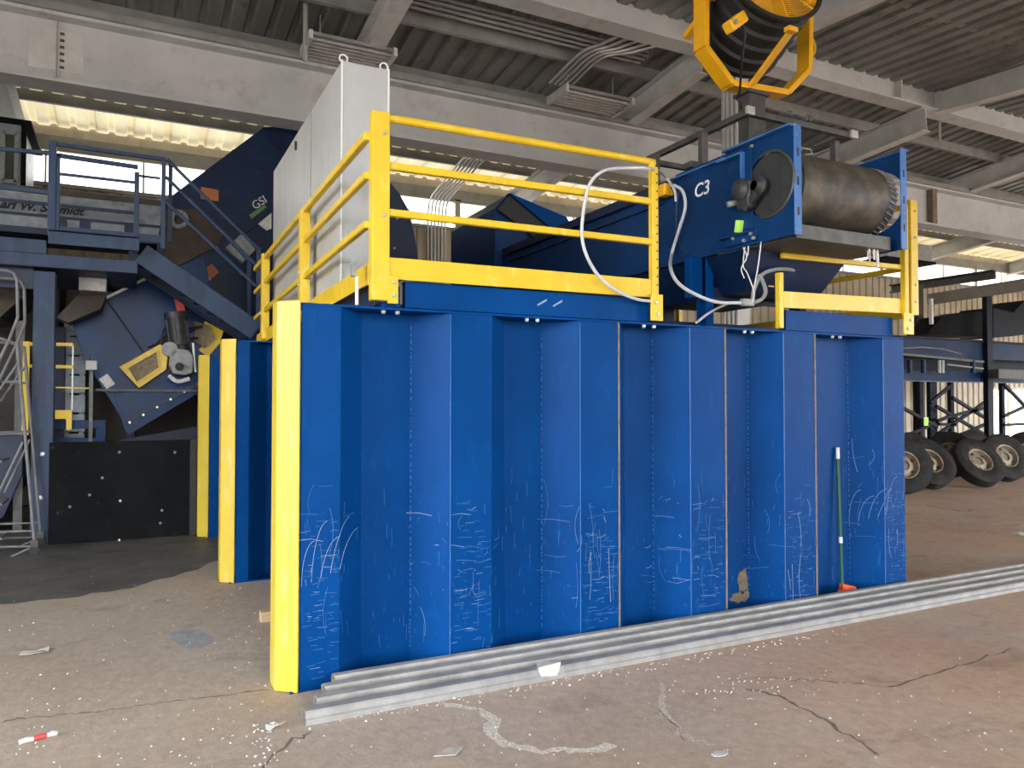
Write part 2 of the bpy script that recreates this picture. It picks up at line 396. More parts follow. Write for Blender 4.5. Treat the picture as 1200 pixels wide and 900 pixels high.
# window band
wn = 0; x = XL
while x < XR-.5:
    w = 4.9; x1 = min(x+w, XR); wn += 1
    r = thing('window_%d' % wn, (x, YB, 5.73), None, None); r['kind'] = 'structure'
    MB().box(x+.12, YB+.06, 5.73, x1-.12, YB+.09, 6.4).build('pane', 'glow' if x < 12 else 'glow_dim', r)
    mb = MB(); k = x+.12
    mb.box(x, YB-.02, 5.73, x+.14, YB+.12, 6.4)
    n = 3
    for i in range(1, n): mb.box(x+w*i/n-.018, YB+.03, 5.73, x+w*i/n+.018, YB+.06, 6.4)
    mb.box(x, YB-.01, 6.33, x1, YB+.1, 6.37)
    mb.build('window_frame', 'wall', r)
    x += w
r = thing('window_10', (28.5, YB, .25), None, None); r['kind'] = 'structure'
MB().box(26.9, YB-.03, .25, 31.5, YB-.01, 2.1).build('pane', 'glow', r)
mb = MB()
for xx in (26.85, 28.05, 29.8, 31.5): mb.box(xx-.05, YB-.07, .2, xx+.05, YB-.005, 2.15)
mb.box(26.8, YB-.07, 2.1, 31.55, YB-.005, 2.2); mb.box(26.8, YB-.07, .15, 31.55, YB-.005, .25)
mb.build('window_frame', 'wall', r)

# girders, rafters, purlins
g1 = MB().ibeam((XL, 11.6, 5.84), (XR, 11.6, 5.84), .42, .92, .045, .03)
struct(g1.build('girder_beam', 'grey_beam'), 'deep grey girder crossing behind the pale sheet housing')
mb = MB()
for xx in (-.95, -.91): mb.box(xx, 11.56, 5.89, xx+.012, 11.58, 6.7)
mb.box(-1.25, 11.575, 6.05, -.93, 11.586, 6.6); mb.box(-.90, 11.575, 6.05, -.62, 11.586, 6.6)
s = mb.build('splice_plate', 'beam_light', bevel=.004); struct(s, 'bolted splice plate of the deep girder')
mb = MB()
for i in range(6):
    for xx in (-.885, -.86): mb.cyl((xx, 11.576, 6.1+.09*i), (xx, 11.55, 6.1+.09*i), .016, 8)
struct(mb.build('splice_bolts', 'gunmetal'))
for xx in (16.9, 25.0):
    struct(MB().box(xx, 11.43, 5.88, xx+.16, 11.585, 6.72).build('girder_stiffener', 'rust'), 'brown stiffener plate on the deep girder')
struct(MB().box(XL, 11.34, 6.76, XR, 11.5, 6.86).build('girder_rail', 'purlin'), 'rail bar along the top of the deep girder')
g2 = MB().ibeam((XL, 9.25, 7.2), (XR, 9.25, 7.2), .34, .58, .035, .02)
struct(g2.build('ridge_beam', 'grey_beam'), 'grey girder between the front and rear roof bays')
for xx in (12.6, 13.75): struct(MB().box(xx, 9.1, 7.23, xx+.03, 9.24, 7.75).build('girder_stiffener', 'beam_light'))
for i, xr in enumerate((-1.88, 3.16, 8.19, 13.22, 18.25, 23.3, 28.3)):
    lo = -.30 if xr == 13.22 else 0
    y0 = 9.05 if lo else 9.45
    o = MB().ibeam((xr, y0, zb(y0)+lo), (xr, YB+.1, zb(YB+.1)), .24, .44, .02, .014).build('rafter_beam', 'beam_light')
    struct(o, 'sloping pale grey roof rafter over the rear bay')
    o = MB().ibeam((xr+.55, 9.22, zf(9.2)), (xr+.55, YF, zf(YF)), .24, .5, .02, .014).build('rafter_beam', 'beam_light')
    struct(o, 'sloping pale grey roof rafter over the front bay')
for y in (10.6, 12.1, 13.6, 15.1):
    struct(MB().chan((XL, y, zb(y)+.42), (XR, y, zb(y)+.42), .2, .07, .012, (0, 1, 0)).build('purlin_beam', 'purlin'), 'steel purlin across the rear bay')
for y in (8.6, 7.2, 5.7, 4.2, 2.7):
    struct(MB().chan((XL, y, zf(y)+.48), (XR, y, zf(y)+.48), .28, .09, .014, (0, 1, 0)).build('purlin_beam', 'purlin'), 'steel purlin across the front bay')

# ================================================================== BUNKER WALLS
def offset_profile(prof, t):
    out = []
    for i, p in enumerate(prof):
        a = prof[max(i-1, 0)]; b = prof[min(i+1, len(prof)-1)]
        d = Vector((b[0]-a[0], b[1]-a[1])).normalized(); out.append((p[0]-d.y*t, p[1]+d.x*t))
    return out
def fold(name, prof, z0, z1, t, m, parent, bevel=.006):
    q = prof+offset_profile(prof, t)[::-1]
    return MB().prism([(x, y, z0) for x, y in q], (0, 0, z1-z0)).build(name, m, parent, bevel=bevel)
WALLY, WALLZ, DEP = 4.425, 2.235, .2
FLATS = [(.87, 1.10), (1.79, 2.08), (2.745, 3.065), (3.70, 4.04), (4.65, 5.0), (5.83, 6.11)]
BACKS = [(1.28, 1.60), (2.27, 2.555), (3.255, 3.51), (4.23, 4.46), (5.19, 5.63)]
def bunker_wall(y, flats, backs, label, x_end, detail=False):
    r = thing('bunker_wall', ((flats[0][0]+flats[-1][1])/2, y+.15, 0), label, 'bunker wall', 'corrugated bunker dividing walls')
    prof = []
    for i, (a, b) in enumerate(flats):
        prof += [(a, y), (b, y)]
        if i < len(backs): prof += [(backs[i][0], y+DEP), (backs[i][1], y+DEP)]
    fold('corrugated_panel', prof, .012, WALLZ-.02, .012, 'blue', r)
    x0 = flats[0][0]
    ep = [(x0-.003, y-.004), (x0-.11, y+.088), (x0-.11, y+.23), (x0-.02, y+.26)]
    e = fold('end_post', ep, .005, WALLZ+.005, .014, 'yellow_post', r, .005); e['label'] = 'yellow painted end post of the blue wall'
    mb = MB()
    mb.prism([(x0-.09, y+.09, WALLZ-.02), (x0+.01, y+.006, WALLZ-.02), (flats[-1][1], y+.006, WALLZ-.02), (flats[-1][1], y+.3, WALLZ-.02), (x0-.09, y+.3, WALLZ-.02)], (0, 0, .014))
    mb.build('top_plate', 'blue', r)
    MB().box(x0-.05, y+.004, 0, flats[-1][1], y+.24, .012).build('bottom_plate', 'blue', r)
    return r
bw = bunker_wall(WALLY, FLATS, BACKS, 'large blue corrugated steel bunker wall in front, under the conveyor head', 6.11, True)
fl2 = [(x0+.0, x1) for x0, x1 in [(.865, .98)]+[(1.70+.96*i, 2.0+.96*i) for i in range(5)]]
bk2 = [(1.16+.96*i, 1.51+.96*i) for i in range(5)]
bunker_wall(7.36, fl2, bk2, 'blue corrugated bunker wall with yellow end, second one back from the camera', 6.1)
bunker_wall(10.0, fl2, bk2, 'blue bunker wall with yellow end, farthest back beside the black panel', 6.1)

# weld beads along the folds, bolts, seams and scratches of the front wall
mb = MB()
for (a, b) in BACKS:
    z = .1
    while z < WALLZ-.1:
        l = random.uniform(.006, .03); mb.bar((b, WALLY+DEP-.004, z), (b, WALLY+DEP-.004, z+l), .006, .006, (1, 0, 0)); z += l+random.uniform(.008, .03)
tag(mb.build('weld_bead', 'bead', bw), 'pale weld beads in the folds', None)
mb = MB()
for i, (a, b) in enumerate(FLATS):
    if i: mb.bar((a+.002, WALLY-.003, .05), (a+.002, WALLY-.003, WALLZ-.03), .006, .004, (1, 0, 0))
mb.build('worn_edge', 'blue_edge', bw)
for x in (3.066, 4.045, 5.004):
    MB().box(x-.006, WALLY-.006, .02, x+.006, WALLY+.004, WALLZ-.02).build('panel_joint', 'rust', bw)
for xs in ((1.37, 1.46), (2.36, 2.44), (3.32, 3.41), (4.29, 4.37), (5.27, 5.36)):
    for x in xs: MB().lathe([(0, -.022), (.012, -.022), (.016, -.012), (.016, 0), (0, 0)], (x, WALLY+.05, WALLZ-.02), (0, 0, 1), 10).build('bolt', 'bolt', bw)
# scratches: thin bare strokes lying on the paint
def surf_y(x):
    for i, (a, b) in enumerate(FLATS):
        if a <= x <= b: return WALLY
        if i < len(BACKS):
            c, d = BACKS[i]
            if b < x < c: return WALLY+DEP*(x-b)/(c-b)
            if c <= x <= d: return WALLY+DEP
            if d < x < FLATS[i+1][0]: return WALLY+DEP*(FLATS[i+1][0]-x)/(FLATS[i+1][0]-d)
    return WALLY
def stroke(mb, pts, w=.0035):
    P3 = [Vector((x, surf_y(x)-.0016, z)) for x, z in pts]
    for p, q in zip(P3, P3[1:]):
        if (q-p).length > 1e-4 and abs(p.y-q.y) < .12: mb.bar(p, q, w, .002, (0, -1, 0)) if abs((q-p).normalized().y) < .9 else None
rs = random.Random(3)
mbs, mbp = MB(), MB()
zones = [(1.0, .85, 16), (1.9, .75, 10), (2.0, .5, 12), (2.66, .7, 10), (2.9, .55, 22), (3.58, .7, 16), (3.85, .55, 18), (4.57, .7, 6), (4.82, .45, 14), (5.72, .85, 14), (5.97, .7, 22), (1.7, .6, 6)]
for (cx, cz, n) in zones:
    for k in range(n):
        x = cx+rs.uniform(-.13, .13); z = cz+rs.uniform(-.42, .38); kind = rs.random()
        if kind < .45:      # horizontal scuffs
            l = rs.uniform(.04, .20); pts = [(x-l/2, z), (x, z+rs.uniform(-.01, .01)), (x+l/2, z+rs.uniform(-.02, .02))]
        elif kind < .85:    # tall leaning arcs
            h = rs.uniform(.08, .38); c = rs.uniform(-.06, .06); ln = rs.uniform(-.03, .03)
            pts = [(x+ln*t+c*t*(1-t)*1.6, z+h*(t-.5)) for t in [i/7 for i in range(8)]]
        else:
            pts = [(x, z), (x+rs.uniform(-.03, .03), z+rs.uniform(.01, .05))]
        stroke(mbp if rs.random() < .4 else mbs, pts, rs.uniform(.0011, .0024))
for sx in (1.0, 5.75):      # big sweeping loops
    for k in range(5):
        x0 = sx-.12+.055*k; h = rs.uniform(.25, .5); pts = [(x0+.07*t*t+.02*k*t, .60+.02*k+h*t-.3*h*t*t*t) for t in [i/9 for i in range(10)]]
        stroke(mbp, pts, .0024)
for k in range(420):     # fine horizontal scuffs low on the front flats
    a_, b_ = FLATS[rs.randrange(6)]; x = rs.uniform(a_+.01, b_-.03); z = rs.gauss(.52, .24)
    if .06 < z < 1.2: l = rs.uniform(.01, .07); stroke(mbs if rs.random() < .8 else mbp, [(x, z), (min(x+l, b_-.002), z+rs.uniform(-.006, .006))], rs.uniform(.0009, .0018))
for k in range(120):
    x = rs.uniform(.9, 6.05); z = rs.uniform(.1, 1.1); l = rs.uniform(.02, .12); stroke(mbs, [(x, z), (x+rs.uniform(-.008, .008), z+l)], rs.uniform(.0009, .0016))
o = mbs.build('scratch_marks', 'scratch', bw); o['kind'] = 'stuff'
o = mbp.build('scratch_marks', 'scratch_pale', bw); o['kind'] = 'stuff'; o['label'] = 'pale scratch marks'
def splat(mb, cx, cz, rx, rz, y, n=18, seed=1):
    r = random.Random(seed); mb.prism([(cx+rx*math.cos(2*PI*k/n)*r.uniform(.6, 1.1), y, cz+rz*math.sin(2*PI*k/n)*r.uniform(.6, 1.15)) for k in range(n)], (0, .002, 0))
mb = MB(); splat(mb, 4.40, .22, .06, .12, WALLY+DEP-.003, seed=4); splat(mb, 4.36, .10, .12, .05, WALLY+DEP-.003, seed=5)
o = mb.build('mud_splash', 'dust', bw); o['label'] = 'brown mud splash low in a fold'

# ================================================================== PLATFORM FRAME ON THE WALLS
def kick_channel(x0, x1, label):
    r = thing('platform_channel', ((x0+x1)/2, WALLY+.05, WALLZ), label, 'platform beam', 'blue platform edge channels')
    MB().chan((x0, WALLY+.03, WALLZ), (x1, WALLY+.03, WALLZ), .165, .07, .01, (0, 1, 0)).build('web', 'blue', r, bevel=.003)
    for x in (x0+.02, x1-.02): MB().box(x-.012, WALLY+.036, WALLZ+.005, x+.012, WALLY+.10, WALLZ+.16).build('end_plate', 'blue', r)
    return r
kc = kick_channel(1.50, 3.36, 'long blue edge channel on the wall top, under the left yellow toe board')
for px in (2.43, 2.55): MB().bar((px, WALLY+.0235, WALLZ+.07), (px+.07, WALLY+.0235, WALLZ+.11), .012, .002, (0, -1, 0)).build('chalk_mark', 'scratch_pale', kc)
kick_channel(4.71, 6.0, 'short blue edge channel on the wall top, under the right yellow toe board')
# side channel and deck behind
r = thing('platform_deck', (3.5, 7, 2.25), 'dark blue deck and side beam carried by the bunker walls', 'platform')
MB().box(1.36, 5.3, 2.34, 6.1, 10.4, 2.37).build('deck_plate', 'navy', r)
MB().chan((1.34, 4.5, 2.25), (1.34, 10.3, 2.25), .16, .07, .01, (1, 0, 0)).build('side_channel', 'navy', r)
MB().box(1.355, WALLY+.03, WALLZ+.0, 1.47, WALLY+.10, WALLZ+.13).build('corner_block', 'blue', r)
for y in (4.95, 5.6, 7.2, 8.8): MB().ibeam((1.4, y, 2.14 if y < 5 else 2.24), (6.1, y, 2.14 if y < 5 else 2.24), .1, .1, .01, .01).build('cross_beam', 'navy', r)

MB().box(3.45, 5.9, 2.37, 4.75, 5.95, 2.80).build('backdrop_plate', 'navy', r)  # dark backdrop added to keep the space under the conveyor dark

# ================================================================== YELLOW HANDRAILS
YR = WALLY
r = thing('handrail', (2.3, YR, 2.27), 'yellow handrail panel with toe board on the wall top, left of the conveyor', 'handrail', 'yellow platform handrails')
def bolts(parent, pts, axis, rad=.014):
    for p in pts: MB().lathe([(0, -.016), (rad*.6, -.016), (rad, -.006), (rad, .003), (0, .003)], p, [-a for a in axis] if False else axis, 10).build('bolt', 'bolt', parent)
MB().box(1.275, YR-.03, 2.265, 1.385, YR+.045, 3.41).build('post', 'yellow', r, bevel=.006)
MB().box(3.345, YR-.03, 2.42, 3.40, YR+.02, 3.36).build('post', 'yellow', r, bevel=.005)
mb = MB(); mb.tube(arc([(1.385, YR, 3.385), (2.4, YR, 3.392), (3.30, YR, 3.40), (3.355, YR, 3.385), (3.372, YR, 3.34)], 6), .025, 10)
mb.build('top_rail', 'yellow', r, smooth=True)
for za, zc in ((3.09, 3.11), (2.805, 2.815)): MB().bar((1.385, YR, za), (3.35, YR, zc), .04, .046).build('mid_rail', 'yellow', r, bevel=.008)
MB().bar((1.385, YR-.012, 2.465), (3.345, YR-.012, 2.475), .012, .132).build('toe_board', 'yellow', r, bevel=.003)
MB().box(3.32, YR-.045, 2.24, 3.425, YR-.03, 2.43).build('foot_plate', 'yellow', r, bevel=.003)
MB().box(1.375, YR-.03, 2.25, 1.44, YR-.012, 2.42).build('foot_plate', 'yellow', r, bevel=.003)
bolts(r, [(1.345, YR-.03, 3.28), (1.345, YR-.03, 2.78), (1.41, YR-.03, 2.30), (1.41, YR-.03, 2.38), (3.375, YR-.045, 2.29), (3.36, YR-.045, 2.37)], (0, 1, 0))
for k in range(14): MB().cyl((3.385, YR-.034, 2.5+.062*k), (3.385, YR-.02, 2.5+.062*k), .006, 8).build('bolt_hole', 'slot', r)
# side run
XS = 1.264
r = thing('handrail', (XS, 6.6, 2.3), 'yellow side handrail running back beside the pale sheet housing', 'handrail', 'yellow platform handrails')
for (y, z0, z1) in ((6.33, 2.38, 3.24), (8.38, 2.33, 3.24)): MB().box(XS-.04, y-.045, z0, XS+.04, y+.045, z1).build('post', 'yellow', r, bevel=.005)
MB().bar((XS, 4.46, 3.27), (XS, 9.1, 3.19), .045, .05).build('top_rail', 'yellow', r, bevel=.008)
MB().bar((XS, 4.46, 3.03), (XS, 9.1, 2.92), .04, .046).build('mid_rail', 'yellow', r, bevel=.008)
MB().bar((XS, 4.46, 2.73), (XS, 9.1, 2.62), .04, .046).build('mid_rail', 'yellow', r, bevel=.008)
MB().bar((XS+.01, 4.47, 2.43), (XS+.01, 9.0, 2.36), .012, .13).build('toe_board', 'yellow', r, bevel=.003)
bolts(r, [(XS-.04, 6.33, 2.62), (XS-.04, 6.33, 2.72), (XS-.04, 8.38, 2.6)], (1, 0, 0))
# small white upright with cap at the corner
r = thing('conduit_stub', (1.20, WALLY+.03, WALLZ), 'short white conduit stub standing on the wall top by the corner post', 'conduit')
MB().cyl((1.20, WALLY+.03, WALLZ), (1.20, WALLY+.03, WALLZ+.17), .01, 10).build('tube', 'white', r, smooth=True)
MB().box(1.165, WALLY+.01, WALLZ+.17, 1.19, WALLY+.05, WALLZ+.26).build('clip', 'cable2', r)
# right panel
r = thing('handrail', (5.4, YR, 2.27), 'yellow handrail with toe board on the wall top, right under the conveyor head', 'handrail', 'yellow platform handrails')
MB().box(4.60, YR-.02, 2.245, 4.645, YR+.03, 2.69).build('post', 'yellow', r, bevel=.005)
MB().box(6.075, YR-.05, 2.42, 6.125, YR, 3.40).build('post', 'yellow', r, bevel=.005)
MB().bar((4.645, YR-.012, 2.475), (6.08, YR-.012, 2.505), .012, .132).build('toe_board', 'yellow', r, bevel=.003)
MB().bar((4.645, YR, 2.83), (6.08, YR, 2.85), .04, .046).build('mid_rail', 'yellow', r, bevel=.008)
MB().box(6.035, YR-.065, 2.25, 6.165, YR-.05, 2.44).build('foot_plate', 'yellow', r, bevel=.003)
bolts(r, [(6.08, YR-.065, 2.30), (6.12, YR-.065, 2.38)], (0, 1, 0))
r = thing('handrail', (6.23, 6.5, 2.3), 'yellow side handrail running back from the right end of the wall top', 'handrail', 'yellow platform handrails')
MB().box(6.175, YR-.04, 2.43, 6.27, YR+.05, 3.46).build('post', 'yellow', r, bevel=.005)
MB().box(6.19, 7.6, 2.38, 6.26, 7.68, 3.43).build('post', 'yellow', r, bevel=.005)
for z in (3.42, 3.12, 2.86): MB().bar((6.22, YR+.05, z), (6.22, 9.6, z), .04, .046).build('rail', 'yellow', r, bevel=.008)
MB().bar((6.22, YR+.05, 2.47), (6.22, 9.6, 2.47), .012, .13).build('toe_board', 'yellow', r)
bolts(r, [(6.225, YR-.04, z) for z in (2.55, 2.7, 3.12, 3.36)], (0, 1, 0), .01)

# ================================================================== CONVEYOR
CXL, CXR, CY0, CZB, CZT = 4.25, 5.45, 3.925, 2.865, 3.65
cv = thing('belt_conveyor', ((CXL+CXR)/2, 6.2, 2.4), 'blue belt conveyor marked C3 reaching over the big blue wall', 'conveyor')
# left side plate, with the round opening of the head pulley
PY, PZ, PR = 4.24, 3.285, .285
HY, HR = 4.165, .245
def side_plate(x, t, m='blue_machine', slot=True, y1=5.25):
    mb = MB(); bm = mb.bm
    n = 40; outer = []; inner = []
    for k in range(n):
        a = 2*PI*(k+.5)/n; c, s_ = math.cos(a), math.sin(a)
        # rectangle boundary hit from the hole centre
        ty = ((y1-HY)/c if c > 0 else (CY0-HY)/c) if abs(c) > 1e-6 else 1e9
        tz = ((CZT-PZ)/s_ if s_ > 0 else (CZB-PZ)/s_) if abs(s_) > 1e-6 else 1e9
        q = min(ty, tz); outer.append((HY+c*q, PZ+s_*q)); inner.append((HY+c*HR, PZ+s_*HR))
    for cy, cz in ((y1, CZT), (CY0, CZT), (CY0, CZB), (y1, CZB)):   # square the corners
        k = min(range(n), key=lambda i: (outer[i][0]-cy)**2+(outer[i][1]-cz)**2); outer[k] = (cy, cz)
    L = [[bm.verts.new((xx, y, z)) for y, z in ring] for xx in (x, x+t) for ring in (outer, inner)]
    for k in range(n):
        j = (k+1) % n
        bm.faces.new([L[0][k], L[0][j], L[1][j], L[1][k]]); bm.faces.new([L[2][k], L[3][k], L[3][j], L[2][j]])
        bm.faces.new([L[0][k], L[2][k], L[2][j], L[0][j]]); bm.faces.new([L[1][k], L[1][j], L[3][j], L[3][k]])
    return mb.build('side_plate', m, cv, bevel=.002)
side_plate(CXL, .012); side_plate(CXR, .012)
for x, sg in ((CXL, -1), (CXR, 1)):
    o = MB().box(x-.006 if sg < 0 else x-.05, CY0-.012, CZB-.005, x+.062 if sg < 0 else x+.018, CY0, CZT+.015).build('end_flange', 'blue_edge', cv, bevel=.004)
    o['label'] = 'pale worn blue end flange with slots'
    for z in (3.46, 3.25, 3.03): MB().box(x+.018 if sg < 0 else x-.028, CY0-.0135, z-.03, x+.034 if sg < 0 else x-.012, CY0-.011, z+.03).build('slot', 'slot', o)
    MB().box(min(x, x+sg*.05)+(0 if sg < 0 else .012), CY0, CZT, max(x, x+sg*.05)+.012, 4.62, CZT+.014).build('top_flange', 'blue_edge', cv, bevel=.003)
    MB().box(min(x, x+sg*.035)+(0 if sg < 0 else .012), 4.62, CZT-.045, max(x, x+sg*.035)+.012, 5.28, CZT-.03).build('top_flange', 'blue_edge', cv, bevel=.003)
    MB().box(x, 5.25, CZB+.005, x+.012, 8.66, 3.54).build('side_plate', 'blue_machine', cv, bevel=.002)
    MB().bar((x, 5.25, 3.57), (x, 8.66, 3.57), .09, .09).build('top_tube', 'navy', cv, bevel=.006)
    MB().bar((x-.01*0, 5.4, 3.44), (x, 8.6, 3.44), .05, .02).build('pull_cord_tray', 'navy', cv)
MB().box(CXL+.012, 4.35, CZB+.0, CXR, 8.66, CZB+.01).build('bottom_pan', 'navy', cv)
# C-shaped seam ring on the plate between head and truss
mb = MB(); mb.tube([(CXL-.004, 5.18+.16*math.sin(t)-.10, 3.26+.34*math.cos(t)) for t in [PI*k/14 for k in range(15)]], .008, 6); mb.build('weld_seam', 'navy', cv)
# pulley and belt
MB().cyl((CXL+.10, PY, PZ), (CXR-.03, PY, PZ), PR-.012, 48).build('head_pulley', 'lag', cv, smooth=True)
mb = MB()
for k in range(40):
    a = 2*PI*k/40
    mb.bar((CXR-.115, PY+PR*math.cos(a)*.985, PZ+PR*math.sin(a)*.985), (CXR-.032, PY+PR*math.cos(a+.10)*.985, PZ+PR*math.sin(a+.10)*.985), .012, .014, (0, math.cos(a), math.sin(a)))
mb.build('lagging_bars', 'mid_grey', cv)
bp_ = [(8.6, PZ+PR+.0), (PY+.02, PZ+PR)]+[(PY-PR*math.sin(t), PZ+PR*math.cos(t)) for t in [PI*k/28 for k in range(29)]]+[(PY+.02, PZ-PR), (8.6, PZ-PR)]
MB().sheet([(CXL+.14, y, z) for y, z in bp_], (CXR-.13-CXL-.14, 0, 0), (0, 0, 0.0004)).build('belt', 'belt', cv, smooth=True, angle=50)
MB().cyl((CXL-.09, PY, PZ), (CXR+.09, PY, PZ), .04, 16).build('pulley_shaft', 'gunmetal', cv, smooth=True)
# lining tray below the pulley (scraper lip)
o = MB().hexa([(CXL+.07, CY0+.05, CZB-.01), (CXR-.10, CY0+.05, CZB-.01), (CXR-.02, 4.75, CZB-.01), (CXL+.012, 4.75, CZB-.01), (CXL+.07, CY0+.05, CZB+.095), (CXR-.10, CY0+.05, CZB+.095), (CXR-.02, 4.75, CZB+.04), (CXL+.012, 4.75, CZB+.04)]).build('scraper_tray', 'gunmetal', cv, bevel=.004)
# round pulley end visible in the left plate, with its bearing block
MB().lathe([(0, 0), (HR-.012, 0), (HR-.004, .006), (HR-.004, .02), (0, .02)], (CXL+.012, HY, PZ), (1, 0, 0), 48).build('pulley_end_disc', 'dark_grey', cv, smooth=True)
mb = MB(); mb.tube([(CXL-.004, HY+HR*math.cos(t), PZ+HR*math.sin(t)) for t in [-PI*.62+PI*1.24*k/30+PI for k in range(31)]], .011, 8)
mb.build('hole_rim', 'gunmetal', cv, smooth=True)
bb = MB().box(CXL-.09, 4.27, 3.13, CXL-.005, 4.43, 3.36).build('bearing_block', 'dark_grey', cv, bevel=.03)
MB().lathe([(0, -.045), (.045, -.045), (.06, -.03), (.085, -.01), (.085, .01), (0, .01)], (CXL-.09, 4.37, 3.285), (1, 0, 0), 20).build('bearing_cap', 'dark_grey', bb, smooth=True)
MB().lathe([(0, -.04), (.04, -.04), (.05, -.02), (.075, 0), (.075, .02), (0, .02)], (CXL-.05, 4.225, 3.285), (1, 0, 0), 20).build('bearing_cap', 'dark_grey', bb, smooth=True)
MB().bar((CXL-.06, 4.22, 3.23), (CXL-.06, 4.36, 3.13), .05, .06).build('clamp_arm', 'dark_grey', bb, bevel=.012)
MB().box(CXL-.014, 4.33, 2.99, CXL, 4.44, 3.60).build('take_up_plate', 'blue_machine', cv, bevel=.003)
MB().box(CXL-.05, 4.40, 3.36, CXL-.012, 4.415, 3.60).build('stiffener', 'blue_edge', cv, bevel=.002)
MB().box(CXL-.05, 4.41, 3.585, CXL, 4.68, 3.60).build('stiffener', 'blue_edge', cv, bevel=.002)
MB().box(CXL-.05, 4.30, 2.955, CXL, 4.66, 2.97).build('shelf_bracket', 'blue_machine', cv, bevel=.002)
MB().box(CXL-.022, 4.28, 2.89, CXL-.004, 4.62, 2.97).build('bracket_plate', 'blue_machine', cv, bevel=.003)
for (y, z) in ((4.33, 2.945), (4.52, 2.945), (4.30, 2.905), (4.40, 2.905), (4.31, 3.615)):
    MB().lathe([(0, -.02), (.011, -.02), (.014, -.01), (.014, 0), (0, 0)], (CXL-.02, y, z), (1, 0, 0), 10).build('bolt', 'bolt', cv)
MB().cyl((CXL-.10, 4.50, 3.20), (CXL-.02, 4.46, 3.22), .025, 10).build('grease_nipple', 'bolt', cv)
o = MB().bar((CXL-.03, 4.44, 3.07), (CXL-.03, 4.46, 2.98), .03, .06, (0, 1, 0)).build('tag', 'tag_lime', cv); o['label'] = 'faded lime paper tag'
text('lettering', 'C3', .16, 'white', cv, (CXL-.004, 5.005, 3.385), (0, -1, 0), (0, 0, 1), .001, .12, 'white C3 lettering', .002)
# support stand and transfer frame below
for y in (4.95,):
    mb = MB(); mb.box(CXL+.02, y-.06, 2.245, CXL+.10, y-.048, CZB); mb.box(CXL+.02, y+.048, 2.245, CXL+.10, y+.06, CZB); mb.box(CXL+.05, y-.048, 2.245, CXL+.062, y+.048, CZB)
    mb.build('leg', 'blue', cv, bevel=.002)
    MB().box(CXL-.14, y-.06, 2.52, CXL-.02, y+.02, CZB-.01).build('leg_gusset', 'blue', cv, bevel=.003)
    mb = MB(); mb.box(CXR-.10, y-.06, 2.37, CXR-.02, y+.06, CZB); mb.build('leg', 'navy', cv)
    MB().box(CXL+.10, y-.05, 2.50, CXR-.1, y+.0, 2.62).build('cross_channel', 'navy', cv, bevel=.002)
for y in (8.4,):
    for x in (CXL+.03, CXR-.1): MB().box(x, y-.05, 2.37, x+.07, y+.05, CZB).build('leg', 'navy', cv)
o = MB().hexa([(CXL+.20, 4.6, 2.55), (CXR-.2, 4.6, 2.55), (CXR-.2, 5.8, 2.55), (CXL+.2, 5.8, 2.55), (CXL+.02, 4.45, CZB-.01), (CXR-.02, 4.45, CZB-.01), (CXR-.02, 6.0, CZB-.01), (CXL+.02, 6.0, CZB-.01)]).build('return_chute', 'deep_navy', cv, bevel=.003)
MB().box(CXL+.4, 4.57, 2.60, CXL+.46, 4.60, 2.63).build('sensor', 'yellow', cv)
# hanging loose cable ties and plastic shreds
mb = MB()
for pts in ([(4.42, 2.86), (4.44, 2.72), (4.40, 2.66), (4.36, 2.58), (4.33, 2.50), (4.34, 2.42)], [(4.25, 2.87), (4.28, 2.70), (4.33, 2.52)], [(4.44, 2.86), (4.40, 2.78), (4.46, 2.70), (4.43, 2.62)], [(4.38, 2.86), (4.39, 2.79)]):
    mb.tube(arc([(CXL+.0, y, z) for y, z in pts], 4), .005, 6)
o = mb.build('loose_wire', 'sticker_white', cv); o['label'] = 'thin white loose wires hanging down'
mb = MB(); rs = random.Random(5)
for k in range(9):
    x = CXR-.24+rs.uniform(-.05, .05); y = 4.02+rs.uniform(-.02, .04)
    mb.bar((x, y, CZB+.06), (x+rs.uniform(-.03, .03), y, CZB-.16+rs.uniform(0, .12)), .016, .003, (0, 1, 0))
o = mb.build('plastic_shreds', 'sticker_white', cv); o['kind'] = 'stuff'
# feed chute sitting on the conveyor tail
r = thing('feed_chute', (4.8, 9.2, 3.45), 'blue hooded feed chute with gabled top at the tail of the conveyor', 'chute')
b = [Vector((at(580, 318, Y=8.75).x, 8.75, 2.38)), at(580, 244, Y=8.75), at(597, 227, Y=8.75), at(662, 254, Y=8.75), at(684, 290, Y=8.75), Vector((at(684, 318, Y=8.75).x, 8.75, 2.38))]
MB().prism(b, (0, 1.5, 0)).build('housing', 'blue_machine', r, bevel=.004)
MB().prism([at(581, 246, Y=8.74), at(597, 228, Y=8.74), at(677, 292, Y=8.74), at(677, 318, Y=8.74)], (0, -.05, 0)).build('deflector', 'black', r)
MB().prism([at(597, 226, Y=8.65), at(664, 254, Y=8.65), at(686, 290, Y=8.65), at(668, 286, Y=8.65)], (0, .12, 0)).build('hood_lip', 'blue', r, bevel=.003)

